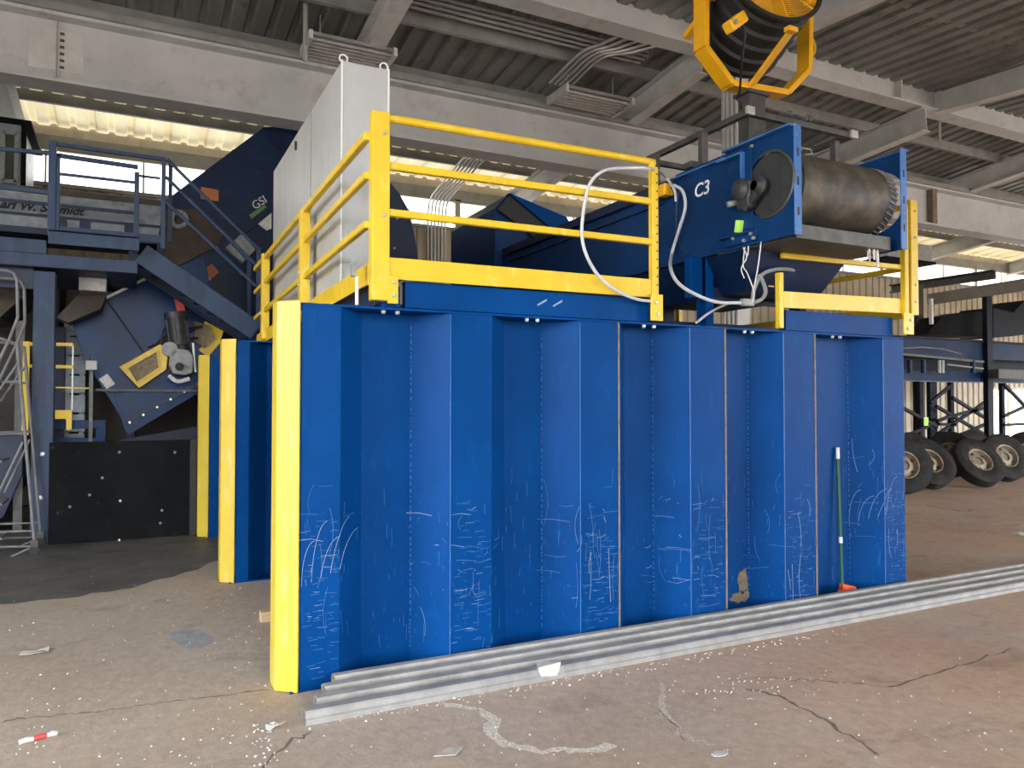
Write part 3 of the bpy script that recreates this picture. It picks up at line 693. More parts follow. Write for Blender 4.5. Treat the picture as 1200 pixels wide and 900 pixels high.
# pull-cord switch and white flex loops
r = thing('pull_cord_switch', at(779, 224, X=CXL-.05), 'yellow pull cord switch box on the side of the conveyor truss', 'switch')
p = at(779, 224, X=CXL-.06)
MB().box(p.x-.05, p.y-.06, p.z-.05, p.x+.05, p.y+.05, p.z+.055).build('body', 'yellow_fan', r, bevel=.012)
MB().cyl((p.x, p.y+.05, p.z-.02), (p.x, p.y+.15, p.z-.04), .03, 12).build('gland', 'navy', r, smooth=True)
def cable(name, pts, rad, m, label, group='light cables at the conveyor head'):
    o = MB().tube(arc(pts, 8), rad, 8).build(name, m, smooth=True); return tag(o, label, 'cable', group)
Q = lambda u, v, x: at(u, v, X=x)
pts = [at(792, 236, X=4.18), at(790, 222, X=4.15), at(778, 205, X=4.1), at(763, 198, Y=4.33), at(735, 197, Y=4.32), at(708, 200, Y=4.32), at(691, 216, Y=4.33), at(684, 246, Y=4.36), at(682, 276, Y=4.37), at(688, 301, Y=4.36), at(703, 325, Y=4.37), at(725, 342, Y=4.36), at(748, 351, Y=4.37), at(768, 353, Y=4.40)]
cable('flex_cable', pts, .0115, 'cable', 'pale flex cable looping over the left handrail panel')
pts = [at(790, 217, X=4.17), at(800, 224, X=4.17), at(803, 243, X=4.17), at(796, 268, X=4.17), at(787, 298, X=4.17), at(786, 315, Y=4.62), at(795, 332, Y=4.56), at(815, 345, Y=4.52), at(840, 354, Y=4.50), at(868, 355, Y=4.50)]
cable('flex_cable', pts, .0135, 'cable', 'pale flex cable hanging down the conveyor side plate to a junction under it')
pts = [at(868, 355, Y=4.5), at(888, 353, Y=4.48), at(897, 343, Y=4.48), at(893, 328, Y=4.49), at(889, 322, Y=4.5)]
cable('flex_conduit', pts, .016, 'cable2', 'grey conduit loop below the conveyor, left of the short yellow post')
pts = [at(882, 352, Y=4.52), at(884, 338, Y=4.52), at(893, 322, Y=4.5), at(908, 316, Y=4.48), at(925, 316, Y=4.5), at(945, 320, Y=4.6)]
cable('flex_conduit', pts, .016, 'cable2', 'grey conduit arching over the short yellow post under the conveyor')
pts = [at(816, 378, Y=4.47), at(832, 366, Y=4.6), at(852, 356, Y=4.75)]
cable('flex_cable', pts, .010, 'cable', 'short pale cable rising from the wall top under the conveyor')
p = at(876, 354, Y=4.5)
tag(MB().box(p.x-.06, p.y-.03, p.z-.035, p.x+.05, p.y+.03, p.z+.025).build('junction_fitting', 'cable2', bevel=.01), 'grey conduit junction fitting below the conveyor', 'fitting')

# ================================================================== PALE SHEET HOUSING
HX0, HX1, HY0, HY1 = 1.36, 1.72, 5.50, 8.5
r = thing('sheet_housing', ((HX0+HX1)/2, 7, 2.37), 'tall pale grey sheet steel housing standing on the platform', 'housing')
MB().box(HX0, HY0, 2.375, HX1, HY1, 4.18).build('shell', 'hood', r, bevel=.012)
for x in (HX0+.002, HX1-.002): MB().box(x-.006, HY0-.006, 2.40, x+.006, HY0+.004, 4.18).build('corner_trim', 'white', r)
MB().box(HX0-.004, 6.55, 2.4, HX0, 6.565, 4.17).build('panel_seam', 'mid_grey', r)
for x in (HX0+.02, HX1-.03): 
    MB().tube([(x+.03*math.cos(2*PI*k/14), HY0+.03, 4.205+.03*math.sin(2*PI*k/14)) for k in range(14)], .007, 6, True).build('lifting_eye', 'white', r, smooth=True)
MB().bar((HX0-.008, 7.2, 4.02), (HX0-.008, 7.2, 4.10), .02, .02, (0, 1, 0)).build('latch', 'slot', r)
mb = MB()
for k in range(5): mb.hexa([(HX0-.06-.0*k, 5.55+.17*k, 2.43+.012*k), (HX0-.015, 5.55+.17*k, 2.43), (HX0-.015, 5.68+.17*k, 2.45), (HX0-.05, 5.66+.17*k, 2.44), (HX0-.06, 5.55+.17*k, 2.46), (HX0-.015, 5.56+.17*k, 2.475), (HX0-.015, 5.68+.17*k, 2.47), (HX0-.05, 5.66+.17*k, 2.46)])
tag(mb.build('crumpled_rag', 'white'), 'crumpled white rag at the foot of the pale housing', 'rag')
# dark curved chute seen between housing and window
r = thing('discharge_hood', (2.4, 9.3, 2.37), 'dark navy curved hood standing behind the pale sheet housing', 'hood')
pp = [(430, 320), (430, 205), (456, 212), (468, 226), (480, 247), (485, 270), (489, 292), (491, 320)]
MB().prism([at(u, v, Y=9.2) for u, v in pp], (0, 1.0, 0)).build('shell', 'navy', r, bevel=.01)
for u, v in ((478, 246), (465, 256), (462, 291)):
    p = at(u, v, Y=9.2); MB().cyl(p, p+Vector((0, -.02, 0)), .014, 8).build('bolt', 'bolt', r)

# ================================================================== GUARD FRAME AND FAN
r = thing('guard_frame', (4.95, 5.0, 3.65), 'dark square tube frame on top of the conveyor head', 'frame')
zt = 3.965
A, B = Vector((4.37, 4.5, zt)), Vector((5.56, 4.5, zt)); Cc, D = Vector((4.37, 5.85, zt)), Vector((5.56, 5.85, zt))
for nm, p, q in (('front_tube', A, B), ('side_tube', A, Cc), ('side_tube', B, D), ('rear_tube', Cc, D)): MB().bar(p, q, .05, .05).build(nm, 'gunmetal', r, bevel=.005)
for p in ((4.30, 5.6), (4.30, 4.95), (5.50, 4.62), (5.5, 5.7)):
    MB().bar((p[0], p[1], 3.665 if p[1] < 5.25 else 3.617), (p[0], p[1], zt-.02), .06, .06).build('leg', 'gunmetal', r, bevel=.004)
for x in (4.83, 5.05): 
    MB().tube([(x+.022*dx, 4.50, zt+.07+.022*dz) for dx, dz in ((-1, -1), (1, -1), (1, 1), (-1, 1))], .007, 4, True).build('stub_tube', 'gunmetal', r)
for p in (A, Cc, B): MB().box(p.x-.05, p.y-.05, p.z-.03, p.x+.03, p.y-.02, p.z+.035).build('corner_clamp', 'bolt', r, bevel=.004)
mb = MB(); mb.tube([(5.05, 4.6, 3.82), (5.18, 4.6, 3.82), (5.2, 4.6, 3.79), (5.06, 4.6, 3.75)], .006, 6); mb.build('wire_clip', 'bolt', r)

# drum fan in its octagonal yoke on a post
r = thing('drum_fan', (4.94, 5.1, 3.65), 'large black drum fan in an amber octagonal yoke above the conveyor', 'fan')
FY = 5.1
px = at(881, 140, Y=FY).x
MB().box(CXL, FY-.06, 3.667, CXR, FY+.06, 3.72).build('mount_beam', 'gunmetal', r, bevel=.004)
MB().box(px-.10, FY-.07, 3.72, px+.10, FY+.07, 4.45).build('post', 'gunmetal', r, bevel=.006)
MB().box(px-.13, FY-.10, 4.42, px+.13, FY+.10, 4.45).build('post_cap', 'gunmetal', r, bevel=.003)
yk = [(822, -60, FY), (822, 58, FY), (853, 100, FY), (918, 111, FY), (943, 84, FY), (944, 15, FY)]
ypts = [at(u, v, Y=y) for u, v, y in yk]
pv = (ypts[4]-ypts[1]); pv.z = 0; pv.normalize(); pn = pv.cross(Vector((0, 0, 1))).normalized()
mb = MB()
for p, q in zip(ypts, ypts[1:]): mb.bar(p, q, .15, .055, (q-p).cross(pn).normalized())
mb.build('yoke', 'yellow_fan', r, bevel=.006)
dc = at(883, 20, Y=FY); axis = Vector((-.218, -.913, .33)).normalized()
DR, DL = .425, .78
prof = [(0, -DL/2), (.16, -DL/2), (DR*.80, -DL/2), (DR*.93, -DL/2+.05)]
for k in range(5):
    h = -DL/2+.09+k*(DL-.2)/4.2
    prof += [(DR*.93, h-.02), (DR*.99, h), (DR*.99, h+.03), (DR*.93, h+.05)]
prof += [(DR, DL/2-.05), (DR*1.04, DL/2-.02), (DR*1.04, DL/2), (DR*.97, DL/2+.01), (DR*.93, DL/2-.01), (DR*.93, DL/2-.10), (0, DL/2-.10)]
MB().lathe(prof, dc, axis, 48).build('drum', 'black', r, smooth=True, angle=25)
ea = axis.orthogonal().normalized(); eb = axis.cross(ea); fc = dc+axis*(DL/2-.005)
MB().lathe([(0, 0), (DR*.92, 0), (DR*.92, .01), (0, .01)], fc-axis*.09, axis, 40).build('back_plate', 'fan_plate', r)
gr = MB()
for k in range(1, 26): gr.tube([fc+(ea*math.cos(2*PI*i/44)+eb*math.sin(2*PI*i/44))*(DR*.96*k/25) for i in range(44)], .0036, 4, True)
for k in range(8):
    a = 2*PI*k/8; gr.tube([fc, fc+(ea*math.cos(a)+eb*math.sin(a))*DR*.98], .006, 5)
gr.build('grille', 'yellow_fan', r)
MB().lathe([(0, 0), (.12, 0), (.12, -.05), (0, -.05)], fc-axis*.012, axis, 24).build('motor_hub', 'dark_grey', r, smooth=True)
for k in range(4):
    a = PI/4+k*PI/2; d1 = ea*math.cos(a)+eb*math.sin(a); d2 = axis.cross(d1); o_ = [fc-axis*.06+d1*.10-d2*.05, fc-axis*.06+d1*.43-d2*.08, fc-axis*.03+d1*.43+d2*.12, fc-axis*.04+d1*.1+d2*.05]
    MB().hexa(o_+[q+axis*.005 for q in o_]).build('blade', 'dark_grey', r)
def onfan(u, v, dy): return at(u, v, Y=FY+dy)
MB().bar(onfan(879, 102, -.05), onfan(927, 37, -.62), .085, .03, (0, 1, 0)).build('stay', 'yellow_fan', r, bevel=.004)
MB().bar(onfan(804, 44, .25), onfan(824, 18, .0), .07, .05).build('stay', 'yellow_fan', r, bevel=.004)
MB().box(ypts[1].x-.08, FY-.12, ypts[1].z+.40, ypts[1].x+.07, FY-.085, ypts[1].z+.75).build('pivot_plate', 'yellow_fan', r, bevel=.004)
p = onfan(927, 35, -.66); MB().box(p.x-.05, p.y-.03, p.z-.02, p.x+.05, p.y+.03, p.z+.02).build('grille_clip', 'yellow_fan', r, bevel=.004)
p = onfan(950, 2, -.45); MB().box(p.x-.06, p.y-.03, p.z-.04, p.x+.05, p.y+.03, p.z+.06).build('grille_clip', 'yellow_fan', r, bevel=.004)
sw = MB().bar(onfan(853, 33, -.66), onfan(870, 20, -.66), .10, .09, (0, 0, 1)).build('switch_box', 'yellow_fan', r, bevel=.014)
p0 = onfan(861, 26, -.71); MB().cyl(p0, p0+Vector((0, -.02, 0)), .018, 12).build('switch_knob', 'mid_grey', sw)
pts = [onfan(870, 30, -.66), onfan(873, 42, -.68), onfan(870, 65, -.6), onfan(868, 92, -.42), onfan(867, 106, -.3), onfan(864, 116, -.2), onfan(868, 120, -.15), onfan(868, 130, -.1), onfan(862, 140, -.12)]
MB().tube(arc(pts, 6), .010, 6).build('power_cord', 'black_cable', r, smooth=True)
pts = [at(945, 68, Y=FY), at(953, 64, Y=FY), at(955, 55, Y=FY), at(952, 46, Y=FY), at(948, 44, Y=FY)]
MB().tube(arc(pts, 5), .012, 8).build('handle', 'yellow', r, smooth=True)

# ================================================================== LEFT: MEZZANINE, STAIRS, MACHINE
PYF = 10.3
def A3(u, v, Y=PYF): return at(u, v, Y=Y)
def ybar(mb, u0, v0, u1, v1, Y, w, h, up=(0, 0, 1)): return mb.bar(A3(u0, v0, Y), A3(u1, v1, Y), w, h, up)
r = thing('mezzanine_platform', (-1.2, 11, 0), 'dusty blue steel mezzanine platform on a thick column, left edge of the photo', 'platform')
c0, c1 = -1.04, -.82
mb = MB(); mb.box(c0, 10.42, 0, c1, 10.45, 3.2); mb.box(c0, 10.62, 0, c1, 10.65, 3.2); mb.box((c0+c1)/2-.012, 10.45, 0, (c0+c1)/2+.012, 10.62, 3.2)
mb.box(c0, 10.45, 0, c0+.02, 10.62, 3.2)
col = mb.build('column', 'blue_grey', r, bevel=.004)
for u, v in ((50, 532), (48, 583), (47, 632)):
    p = at(u, v, Y=10.42); MB().lathe([(0, -.03), (.02, -.025), (.028, -.01), (.028, 0), (0, 0)], p, (0, 1, 0), 10).build('bolt', 'white', col)
zl = lambda u, v, Y=PYF: A3(u, v, Y).z
xr_ = A3(161, 310).x
MB().box(-3.6, PYF, zl(80, 313.5), xr_, PYF+.02, zl(80, 300)).build('lower_beam', 'blue_grey', r, bevel=.003)
MB().box(-3.6, PYF, zl(80, 313.5)-.012, xr_, PYF+1.9, zl(80, 313.5)).build('beam_flange', 'navy', r)
MB().box(-3.6, PYF+.02, zl(80, 300)-.02, xr_, PYF+1.95, zl(80, 300)).build('deck_plate', 'navy', r)
MB().box(-3.6, PYF+.03, zl(30, 295), A3(54, 290).x, PYF+.05, zl(30, 279)).build('side_beam', 'blue_grey', r, bevel=.003)
MB().box(A3(59, 280).x, PYF-.25, zl(110, 294), A3(163, 290).x, PYF-.235, zl(110, 278)).build('landing_beam', 'blue_grey', r, bevel=.003)
MB().box(A3(59, 280).x, PYF-.25, zl(110, 278)-.02, A3(163, 290).x, PYF+.6, zl(110, 278)).build('landing_plate', 'navy', r)
MB().box(A3(60, 270).x, PYF-.02, zl(110, 278), A3(193, 280).x, PYF-.01, zl(110, 269)).build('toe_board', 'blue_grey', r, bevel=.002)
gr_ = dict()
for u, v0, v1, w in ((62, 166, 277, .08), (68, 180, 277, .05), (160.5, 202, 297, .055), (192, 186, 292, .05)):
    p0, p1 = A3(u, v1), A3(u, v0); MB().bar(p1, (p1.x, p1.y, p0.z), w, w, (0, 1, 0)).build('rail_post', 'blue_grey', r, bevel=.004)
for (u0, v0, u1, v1, w) in ((60, 168, 194, 187, .045), (67, 182, 162, 196, .05), (67, 203.5, 160, 214, .035), (-25, 172, 61, 180, .045), (-25, 216, 59, 226, .05), (163, 206, 188, 209, .03)):
    MB().bar(A3(u0, v0), A3(u1, v1), w, w).build('guard_rail', 'blue_grey', r, bevel=.006)
# far rail of the deck and brackets
MB().bar((-3.5, PYF+1.9, 4.4), (xr_, PYF+1.9, 4.4), .04, .04).build('guard_rail', 'blue_grey', r)
mb = MB(); mb.box(-3.0, 10.5, zl(80, 313.5)-.25, -1.05, 10.58, zl(80, 313.5)-.012); mb.build('cross_beam', 'navy', r)

# stairs going down to the right onto the bunker deck
r = thing('staircase', A3(230, 340), 'dusty blue steel stairs descending from the mezzanine behind the yellow side handrail', 'stairs')
T0, T1 = A3(165, 297), A3(300, 388)
d = T1-T0; nrm = Vector((-d.z, 0, d.x)).normalized()
for dy, m in ((0, 'blue_grey'), (.85, 'navy')):
    o = Vector((0, dy, 0)); MB().chan(T0+o-nrm*.12, T1+o-nrm*.12, .25, .07, .012, (0, 1 if dy == 0 else -1, 0)).build('stringer', m, r, bevel=.003)
n = 8
for k in range(n):
    p = T0+d*((k+.6)/n); MB().box(p.x-.13, PYF+.015, p.z+.02, p.x+.13, PYF+.84, p.z+.05).build('tread', 'navy', r)
for (u0, v0, u1, v1, dy) in ((196, 187, 303, 292, 0), (194, 236, 300, 335, 0), (222, 232, 290, 304, .85), (194, 207, 302, 312, 0)):
    pts = [A3(u0, v0), A3(u1, v1)] if dy == 0 else [A3(u0, v0, PYF+.85), A3(u1, v1, PYF+.85)]
    MB().tube(pts, .022, 8).build('hand_rail', 'blue_grey', r, smooth=True)
for (u, v0, v1, dy) in ((303, 290, 385, 0), (292, 303, 370, .85), (200, 190, 285, .85)):
    p0, p1 = A3(u, v0, PYF+dy), A3(u, v1, PYF+dy); MB().bar(p0, (p0.x, p0.y, p1.z), .05, .05, (0, 1, 0)).build('rail_post', 'blue_grey', r, bevel=.004)

# inclined machine
r = thing('inclined_separator', A3(200, 420, 12.4), 'big dark blue inclined separator machine slanting up behind the stairs', 'machine')
YM = 12.1
up_poly = [(192, 236), (309, 149), (440, 140), (440, 330), (300, 430), (245, 395), (178, 325)]
MB().prism([A3(u, v, YM) for u, v in up_poly], (0, 1.5, 0)).build('upper_casing', 'deep_navy', r, bevel=.006)
MB().prism([A3(u, v, YM-.03) for u, v in ((262, 282), (352, 212), (352, 222), (265, 292))], (0, .05, 0)).build('stiffening_rib', 'deep_navy', r, bevel=.003)
MB().prism([A3(u, v, YM-.02) for u, v in ((306, 151), (310, 149), (334, 176), (330, 178))], (0, .03, 0)).build('stiffening_rib', 'deep_navy', r)
MB().prism([A3(u, v, YM-.06) for u, v in ((195, 245), (228, 245), (262, 272), (256, 288), (208, 312), (192, 300))], (0, .08, 0)).build('inspection_opening', 'dark_rust', r)
mb = MB(); mb.tube([A3(210+9*math.cos(t), 257+9*math.sin(t), YM-.10) for t in [2*PI*k/20 for k in range(20)]], .035, 8, True); mb.build('roller_ring', 'mid_grey', r, smooth=True)
lo_poly = [(82, 371), (178, 324), (240, 300), (262, 420), (237, 458), (152, 509), (137, 482), (98, 420)]
MB().prism([A3(u, v, YM-.35) for u, v in lo_poly], (0, 1.6, 0)).build('lower_casing', 'blue_machine', r, bevel=.006)
MB().bar(A3(82, 370, YM-.36), A3(178, 323, YM-.36), .05, .035).build('edge_trim', 'cond', r)
MB().bar(A3(124, 350, YM-.355), A3(169, 414, YM-.355), .02, .03, (0, 1, 0)).build('panel_seam', 'slot', r)
MB().prism([A3(u, v, YM-.42) for u, v in ((134, 462), (237, 440), (237, 458), (152, 509), (146, 505))], (0, .08, 0)).build('discharge_lip', 'blue_machine', r, bevel=.003)
MB().bar(A3(146, 494, YM-.44), A3(236, 448, YM-.44), .04, .05).build('bottom_flange', 'navy', r)
for k in range(6):
    p = A3(152+16*k, 495-9*k, YM-.45); MB().lathe([(0, -.02), (.014, -.02), (.018, 0), (0, 0)], p, (0, 1, 0), 8).build('bolt', 'bolt', r)
MB().bar(A3(112, 457, YM-.5), A3(240, 458, YM-.5), .03, .03).build('tie_rod', 'gunmetal', r)
text('lettering', 'GSI', .17, 'sticker_white', r, A3(298.5, 246, YM-.006), A3(318, 234, YM)-A3(299, 246, YM), (-.3, 0, 1), .001, .1, 'pale GSI lettering')
def plate(pts, Y, m, name='sticker', label=None, th=.01):
    o = MB().prism([A3(u, v, Y) for u, v in pts], (0, -th, 0)).build(name, m, r)
    if label: o['label'] = label
plate(((292, 252), (310, 240), (316, 248), (298, 262)), YM, 'sticker_green', 'sticker', 'green rectangular sticker')
plate(((302, 262), (318, 249), (318, 268), (312, 270)), YM, 'sticker_white', 'sticker', 'small pale printed plate')
plate(((234, 226), (236, 219), (256, 223), (256, 236), (236, 233)), YM, 'sticker_orange', 'sticker', 'orange warning sticker')
plate(((236, 318), (248, 309), (257, 319), (245, 329)), YM, 'sticker_orange', 'sticker', 'orange and white warning sticker')
plate(((234, 322), (240, 317), (247, 328), (242, 330)), YM-.001, 'sticker_white', 'sticker')
plate(((116, 444), (126, 438), (135, 450), (125, 456)), YM-.35, 'sticker_white', 'sticker', 'pale square sticker')
jb = [(263, 292), (282, 276), (298, 294), (283, 310)]
o = MB().prism([A3(u, v, YM) for u, v in jb], (0, -.14, 0)).build('junction_box', 'mid_grey', r, bevel=.01)
MB().prism([A3(u, v, YM-.14) for u, v in ((279, 277), (283, 275), (299, 293), (295, 297))], (0, -.02, 0)).build('box_lid', 'mid_grey', o)
MB().bar(A3(252, 288, YM-.05), A3(284, 322, YM-.05), .02, .02).build('rod', 'white', r)
# drive: motor, gearbox, hoses, chain guard
YG = YM-.62
m0 = MB().cyl(A3(206, 368, YG), A3(211, 404, YG), .125, 24).build('motor', 'dark_grey', r, smooth=True)
MB().cyl(A3(205.6, 366, YG), A3(206.6, 373, YG), .15, 24).build('fan_cowl', 'dark_grey', m0, smooth=True)
mb = MB()
for k in range(10):
    a = 2*PI*k/10; q0 = A3(206.8, 375, YG); q1 = A3(210.2, 401, YG); o_ = Vector((math.cos(a), math.sin(a), 0))*.13; mb.bar(q0+o_, q1+o_, .012, .02, o_)
mb.build('cooling_rib', 'dark_grey', m0)
MB().cyl(A3(211, 402, YG), A3(213, 413, YG), .075, 18).build('adapter', 'dark_grey', m0, smooth=True)
g0 = MB().prism([A3(u, v, YG-.12) for u, v in ((199, 412), (207, 408), (221, 410), (227, 417), (226, 437), (216, 440), (203, 438), (198, 428))], (0, .26, 0)).build('gearbox', 'mid_grey', r, bevel=.02)
MB().cyl(A3(210.5, 429.5, YG-.12), A3(210.5, 429.5, YG-.2), .055, 20).build('shaft_cover', 'slot', g0, smooth=True)
MB().cyl(A3(220, 427, YG-.12), A3(220, 427, YG-.15), .035, 16).build('port_cap', 'mid_grey', g0, smooth=True)
MB().lathe([(0, 0), (.10, 0), (.10, .1), (0, .1)], A3(199, 409, YG-.12), (0, 1, 0), 20).build('flange', 'mid_grey', g0, smooth=True)
MB().tube(arc([A3(198, 440, YG-.1), A3(208, 447, YG-.12), A3(222, 444, YG-.1)], 5), .03, 8).build('drip_ring', 'sticker_white', g0, smooth=True)
yo = [(139, 430), (188, 403), (197, 412), (195, 433), (163, 455)]
yi = [(149, 431), (184, 411), (187, 431), (160, 449)]
gd = MB().prism([A3(u, v, YG+.02) for u, v in yo], (0, .14, 0)).build('chain_guard', 'yellow', r, bevel=.006)
mb = MB()
for k in range(4):
    a, b = yi[k], yi[(k+1) % 4]; mb.bar(A3(*a, YG+.005), A3(*b, YG+.005), .022, .03, (0, 1, 0))
mb.build('window_rim', 'yellow', gd)
MB().prism([A3(u, v, YG+.015) for u, v in yi], (0, .01, 0)).build('mesh_window', 'mesh_brown', gd)
rs = random.Random(11)
mb = MB()
for k in range(13):
    a = (rs.uniform(168, 200), rs.uniform(392, 420)); b = (rs.uniform(216, 244), rs.uniform(378, 418)); 
    if k < 6: b = (rs.uniform(196, 206), rs.uniform(380, 408))
    c = ((a[0]+b[0])/2+rs.uniform(-6, 6), (a[1]+b[1])/2+rs.uniform(-14, 6))
    y = YG+rs.uniform(.06, .3); mb.tube(arc([A3(*a, y), A3(*c, y-.05), A3(*b, y)], 5), .017, 6)
o = mb.build('hose_bundle', 'black_cable', r, smooth=True); o['kind'] = 'stuff'; o['label'] = 'tangled black hoses round the gear motor'
MB().prism([A3(u, v, YG+.15) for u, v in ((204, 350), (214, 352), (218, 368), (208, 366))], (0, .06, 0)).build('red_guard', 'red', r)
MB().bar(A3(226, 402, YG-.05), A3(229, 436, YG-.05), .025, .03, (0, 1, 0)).build('bright_strut', 'white', r)
MB().prism([A3(u, v, YG+.25) for u, v in ((240, 376), (262, 388), (258, 402), (244, 418), (232, 410), (250, 396), (238, 384))], (0, .12, 0)).build('yellow_guard', 'yellow', r, bevel=.004)
MB().prism([A3(u, v, YG+.2) for u, v in ((228, 376), (246, 382), (252, 397), (240, 408), (228, 400))], (0, .05, 0)).build('side_mesh', 'mesh_brown', r)
MB().hexa([tuple(A3(u, v, y)) for y in (12.2, 13.2) for u, v in ((120, 540), (240, 540), (240, 498), (140, 516))]).build('lower_chute', 'navy', r)

r = thing('dark_backing', (A3(120, 500, 14.2).x, 14.2, 0), 'dark brown black backing box added far behind the mezzanine column', 'machine')  # added dark backing so the bright rear wall does not show through
a, b = A3(-70, 520, 14.2), A3(345, 324, 14.2)
MB().box(a.x, 14.2, .02, b.x, 15.6, b.z).build('casing', 'dark_brown', r, bevel=.02)
for k in range(5):
    xx = a.x+(b.x-a.x)*(k+.5)/5; MB().box(xx-.04, 14.15, .02, xx+.04, 14.2, b.z-.05).build('rib', 'panel_black', r)
MB().box(a.x, 14.12, b.z-.12, b.x, 14.2, b.z).build('top_angle', 'navy', r)

# black liner panel with end bar, between column and third divider
r = thing('liner_panel', (0, 10.2, 0), 'black bolted steel panel closing the bay between blue column and yellow wall end', 'panel')
MB().box(-.84, 10.22, .015, .73, 10.26, 1.19).build('sheet', 'panel_black', r, bevel=.004)
MB().box(.66, 10.17, .01, .735, 10.225, 1.20).build('end_bar', 'black', r, bevel=.004)
for u, v in ((140, 530), (141, 587), (82, 594), (120, 560), (105, 580), (188, 613), (140, 633), (190, 598), (205, 530)):
    p = at(u, v, Y=10.22); MB().lathe([(0, -.014), (.012, -.012), (.018, 0), (0, 0)], p, (0, 1, 0), 8).build('bolt', 'bolt' if v in (587, 633) else 'mid_grey', r)

# long pale conveyor with script lettering beyond the mezzanine rail
r = thing('roller_conveyor', A3(60, 290, 12.6), 'grimy pale grey conveyor casing with script lettering behind the mezzanine rail', 'conveyor')
YK = 12.6
x0, x1 = A3(-60, 240, YK).x, A3(191, 240, YK).x
zt, zbm = A3(60, 228, YK).z, A3(60, 270, YK).z
M['grimy'] = mat('grimy_pale_steel', (.22, .25, .27), .5, .3, var=.3, scale=5, layers=[((.08, .085, .085), 4, .55, .75, (1, 1, 1.5), None)])
M['ledge'] = mat('brown_ledge', (.07, .055, .042), .7, var=.3, scale=4)
MB().box(x0, YK, zbm, x1, YK+.9, zt).build('casing', 'grimy', r, bevel=.006)
MB().box(x0, YK-.02, zt-.34, x1, YK-.003, zt-.30).build('seam_bar', 'navy', r)
for u in (72, 100, 152): p = A3(u, 250, YK); MB().box(p.x-.07, YK-.025, zbm, p.x+.07, YK-.003, zt-.34).build('stiffener', 'navy', r)
MB().box(x0, YK-.12, zbm-.09, x1, YK+.95, zbm).build('base_frame', 'navy', r)
MB().box(x0, YK+.3, zt, x1, YK+.9, zt+.16).build('top_ledge', 'ledge', r)
text('lettering', 'Karl W. Schmidt', .165, 'slot', r, (A3(-11, 240, YK).x, YK-.004, A3(30, 246, YK).z), (1, 0, 0), (0, 0, 1), .001, .38, 'black slanting script lettering', .006)
for x in (x0+.4, x1-.4): MB().box(x-.06, YK+.2, 0, x+.06, YK+.32, zbm-.09).build('leg', 'navy', r)

# control booth
r = thing('control_booth', A3(0, 222, 13.9), 'dark control booth with framed windows above the mezzanine, far left', 'booth')
YC = 13.9
p0, p1 = A3(-60, 222, YC), A3(27, 147, YC)
MB().box(p0.x, YC, p0.z-.5, p1.x, YC+1.5, p1.z).build('body', 'grimy', r, bevel=.01)
for ua, ub in ((-40, -4), (3, 20)):
    q0, q1 = A3(ua, 212, YC), A3(ub, 157, YC)
    f = MB()
    for a, b in (((q0.x, q0.z), (q1.x, q0.z)), ((q0.x, q1.z), (q1.x, q1.z)), ((q0.x, q0.z), (q0.x, q1.z)), ((q1.x, q0.z), (q1.x, q1.z))):
        f.bar((a[0], YC-.01, a[1]), (b[0], YC-.01, b[1]), .06, .05, (0, 1, 0))
    w_ = f.build('window_frame', 'mid_grey', r); MB().box(q0.x, YC-.012, q0.z, q1.x, YC-.002, q1.z).build('glass', 'booth_glass', w_)
MB().box(p0.x-.1, YC-.1, p1.z, p1.x+.12, YC+1.6, p1.z+.06).build('roof', 'panel_black', r)
MB().box(p1.x-.02, YC-.03, p0.z-.5, p1.x+.05, YC+.0, p1.z).build('corner_post', 'panel_black', r)

# rolling ladder
r = thing('rolling_ladder', A3(10, 648, 9.7), 'grey tubular rolling ladder with bent handrail at the left edge', 'ladder')
YL = 9.72
def fr(pts, dy): return [A3(u, v, YL)+Vector((0, dy, 0)) for u, v in pts]
for dy in (0, .62):
    MB().tube(fr([(-30, 314), (8, 317), (16, 320), (20, 328), (21, 372), (11, 398), (-12, 445), (-40, 500)], dy), .017, 8).build('hand_rail', 'ladder', r, smooth=True)
    MB().tube(fr([(-30, 396), (2, 397), (20, 402), (41, 642)], dy), .017, 8).build('rear_leg', 'ladder', r, smooth=True)
    for a, b in (((-40, 510), (28, 508)), ((-40, 625), (38, 622)), ((-40, 642), (40, 640)), ((-5, 585), (27, 518)), ((-30, 672), (38, 641)), ((-10, 470), (22, 425)), ((2, 448), (22, 447))):
        MB().tube(fr([a, b], dy), .013, 8).build('brace', 'ladder', r, smooth=True)
    p = A3(40, 651, YL)+Vector((0, dy, 0)); p.z = .06
    cst = MB().box(p.x-.035, p.y-.025, .085, p.x+.035, p.y+.025, .16).build('caster', 'gunmetal', r)
    MB().cyl((p.x, p.y-.02, .05), (p.x, p.y+.02, .05), .05, 16).build('wheel', 'black', cst, smooth=True)
    p = A3(-38, 660, YL)+Vector((0, dy, 0)); MB().cyl((p.x, p.y-.02, .05), (p.x, p.y+.02, .05), .05, 16).build('wheel', 'black', r, smooth=True)
for v in (455, 490, 540, 590, 630):
    a = A3(28 if v > 500 else 20, v, YL); MB().box(a.x-.45, YL+.02, a.z-.012, a.x-.2, YL+.6, a.z+.012).build('step', 'ladder', r)

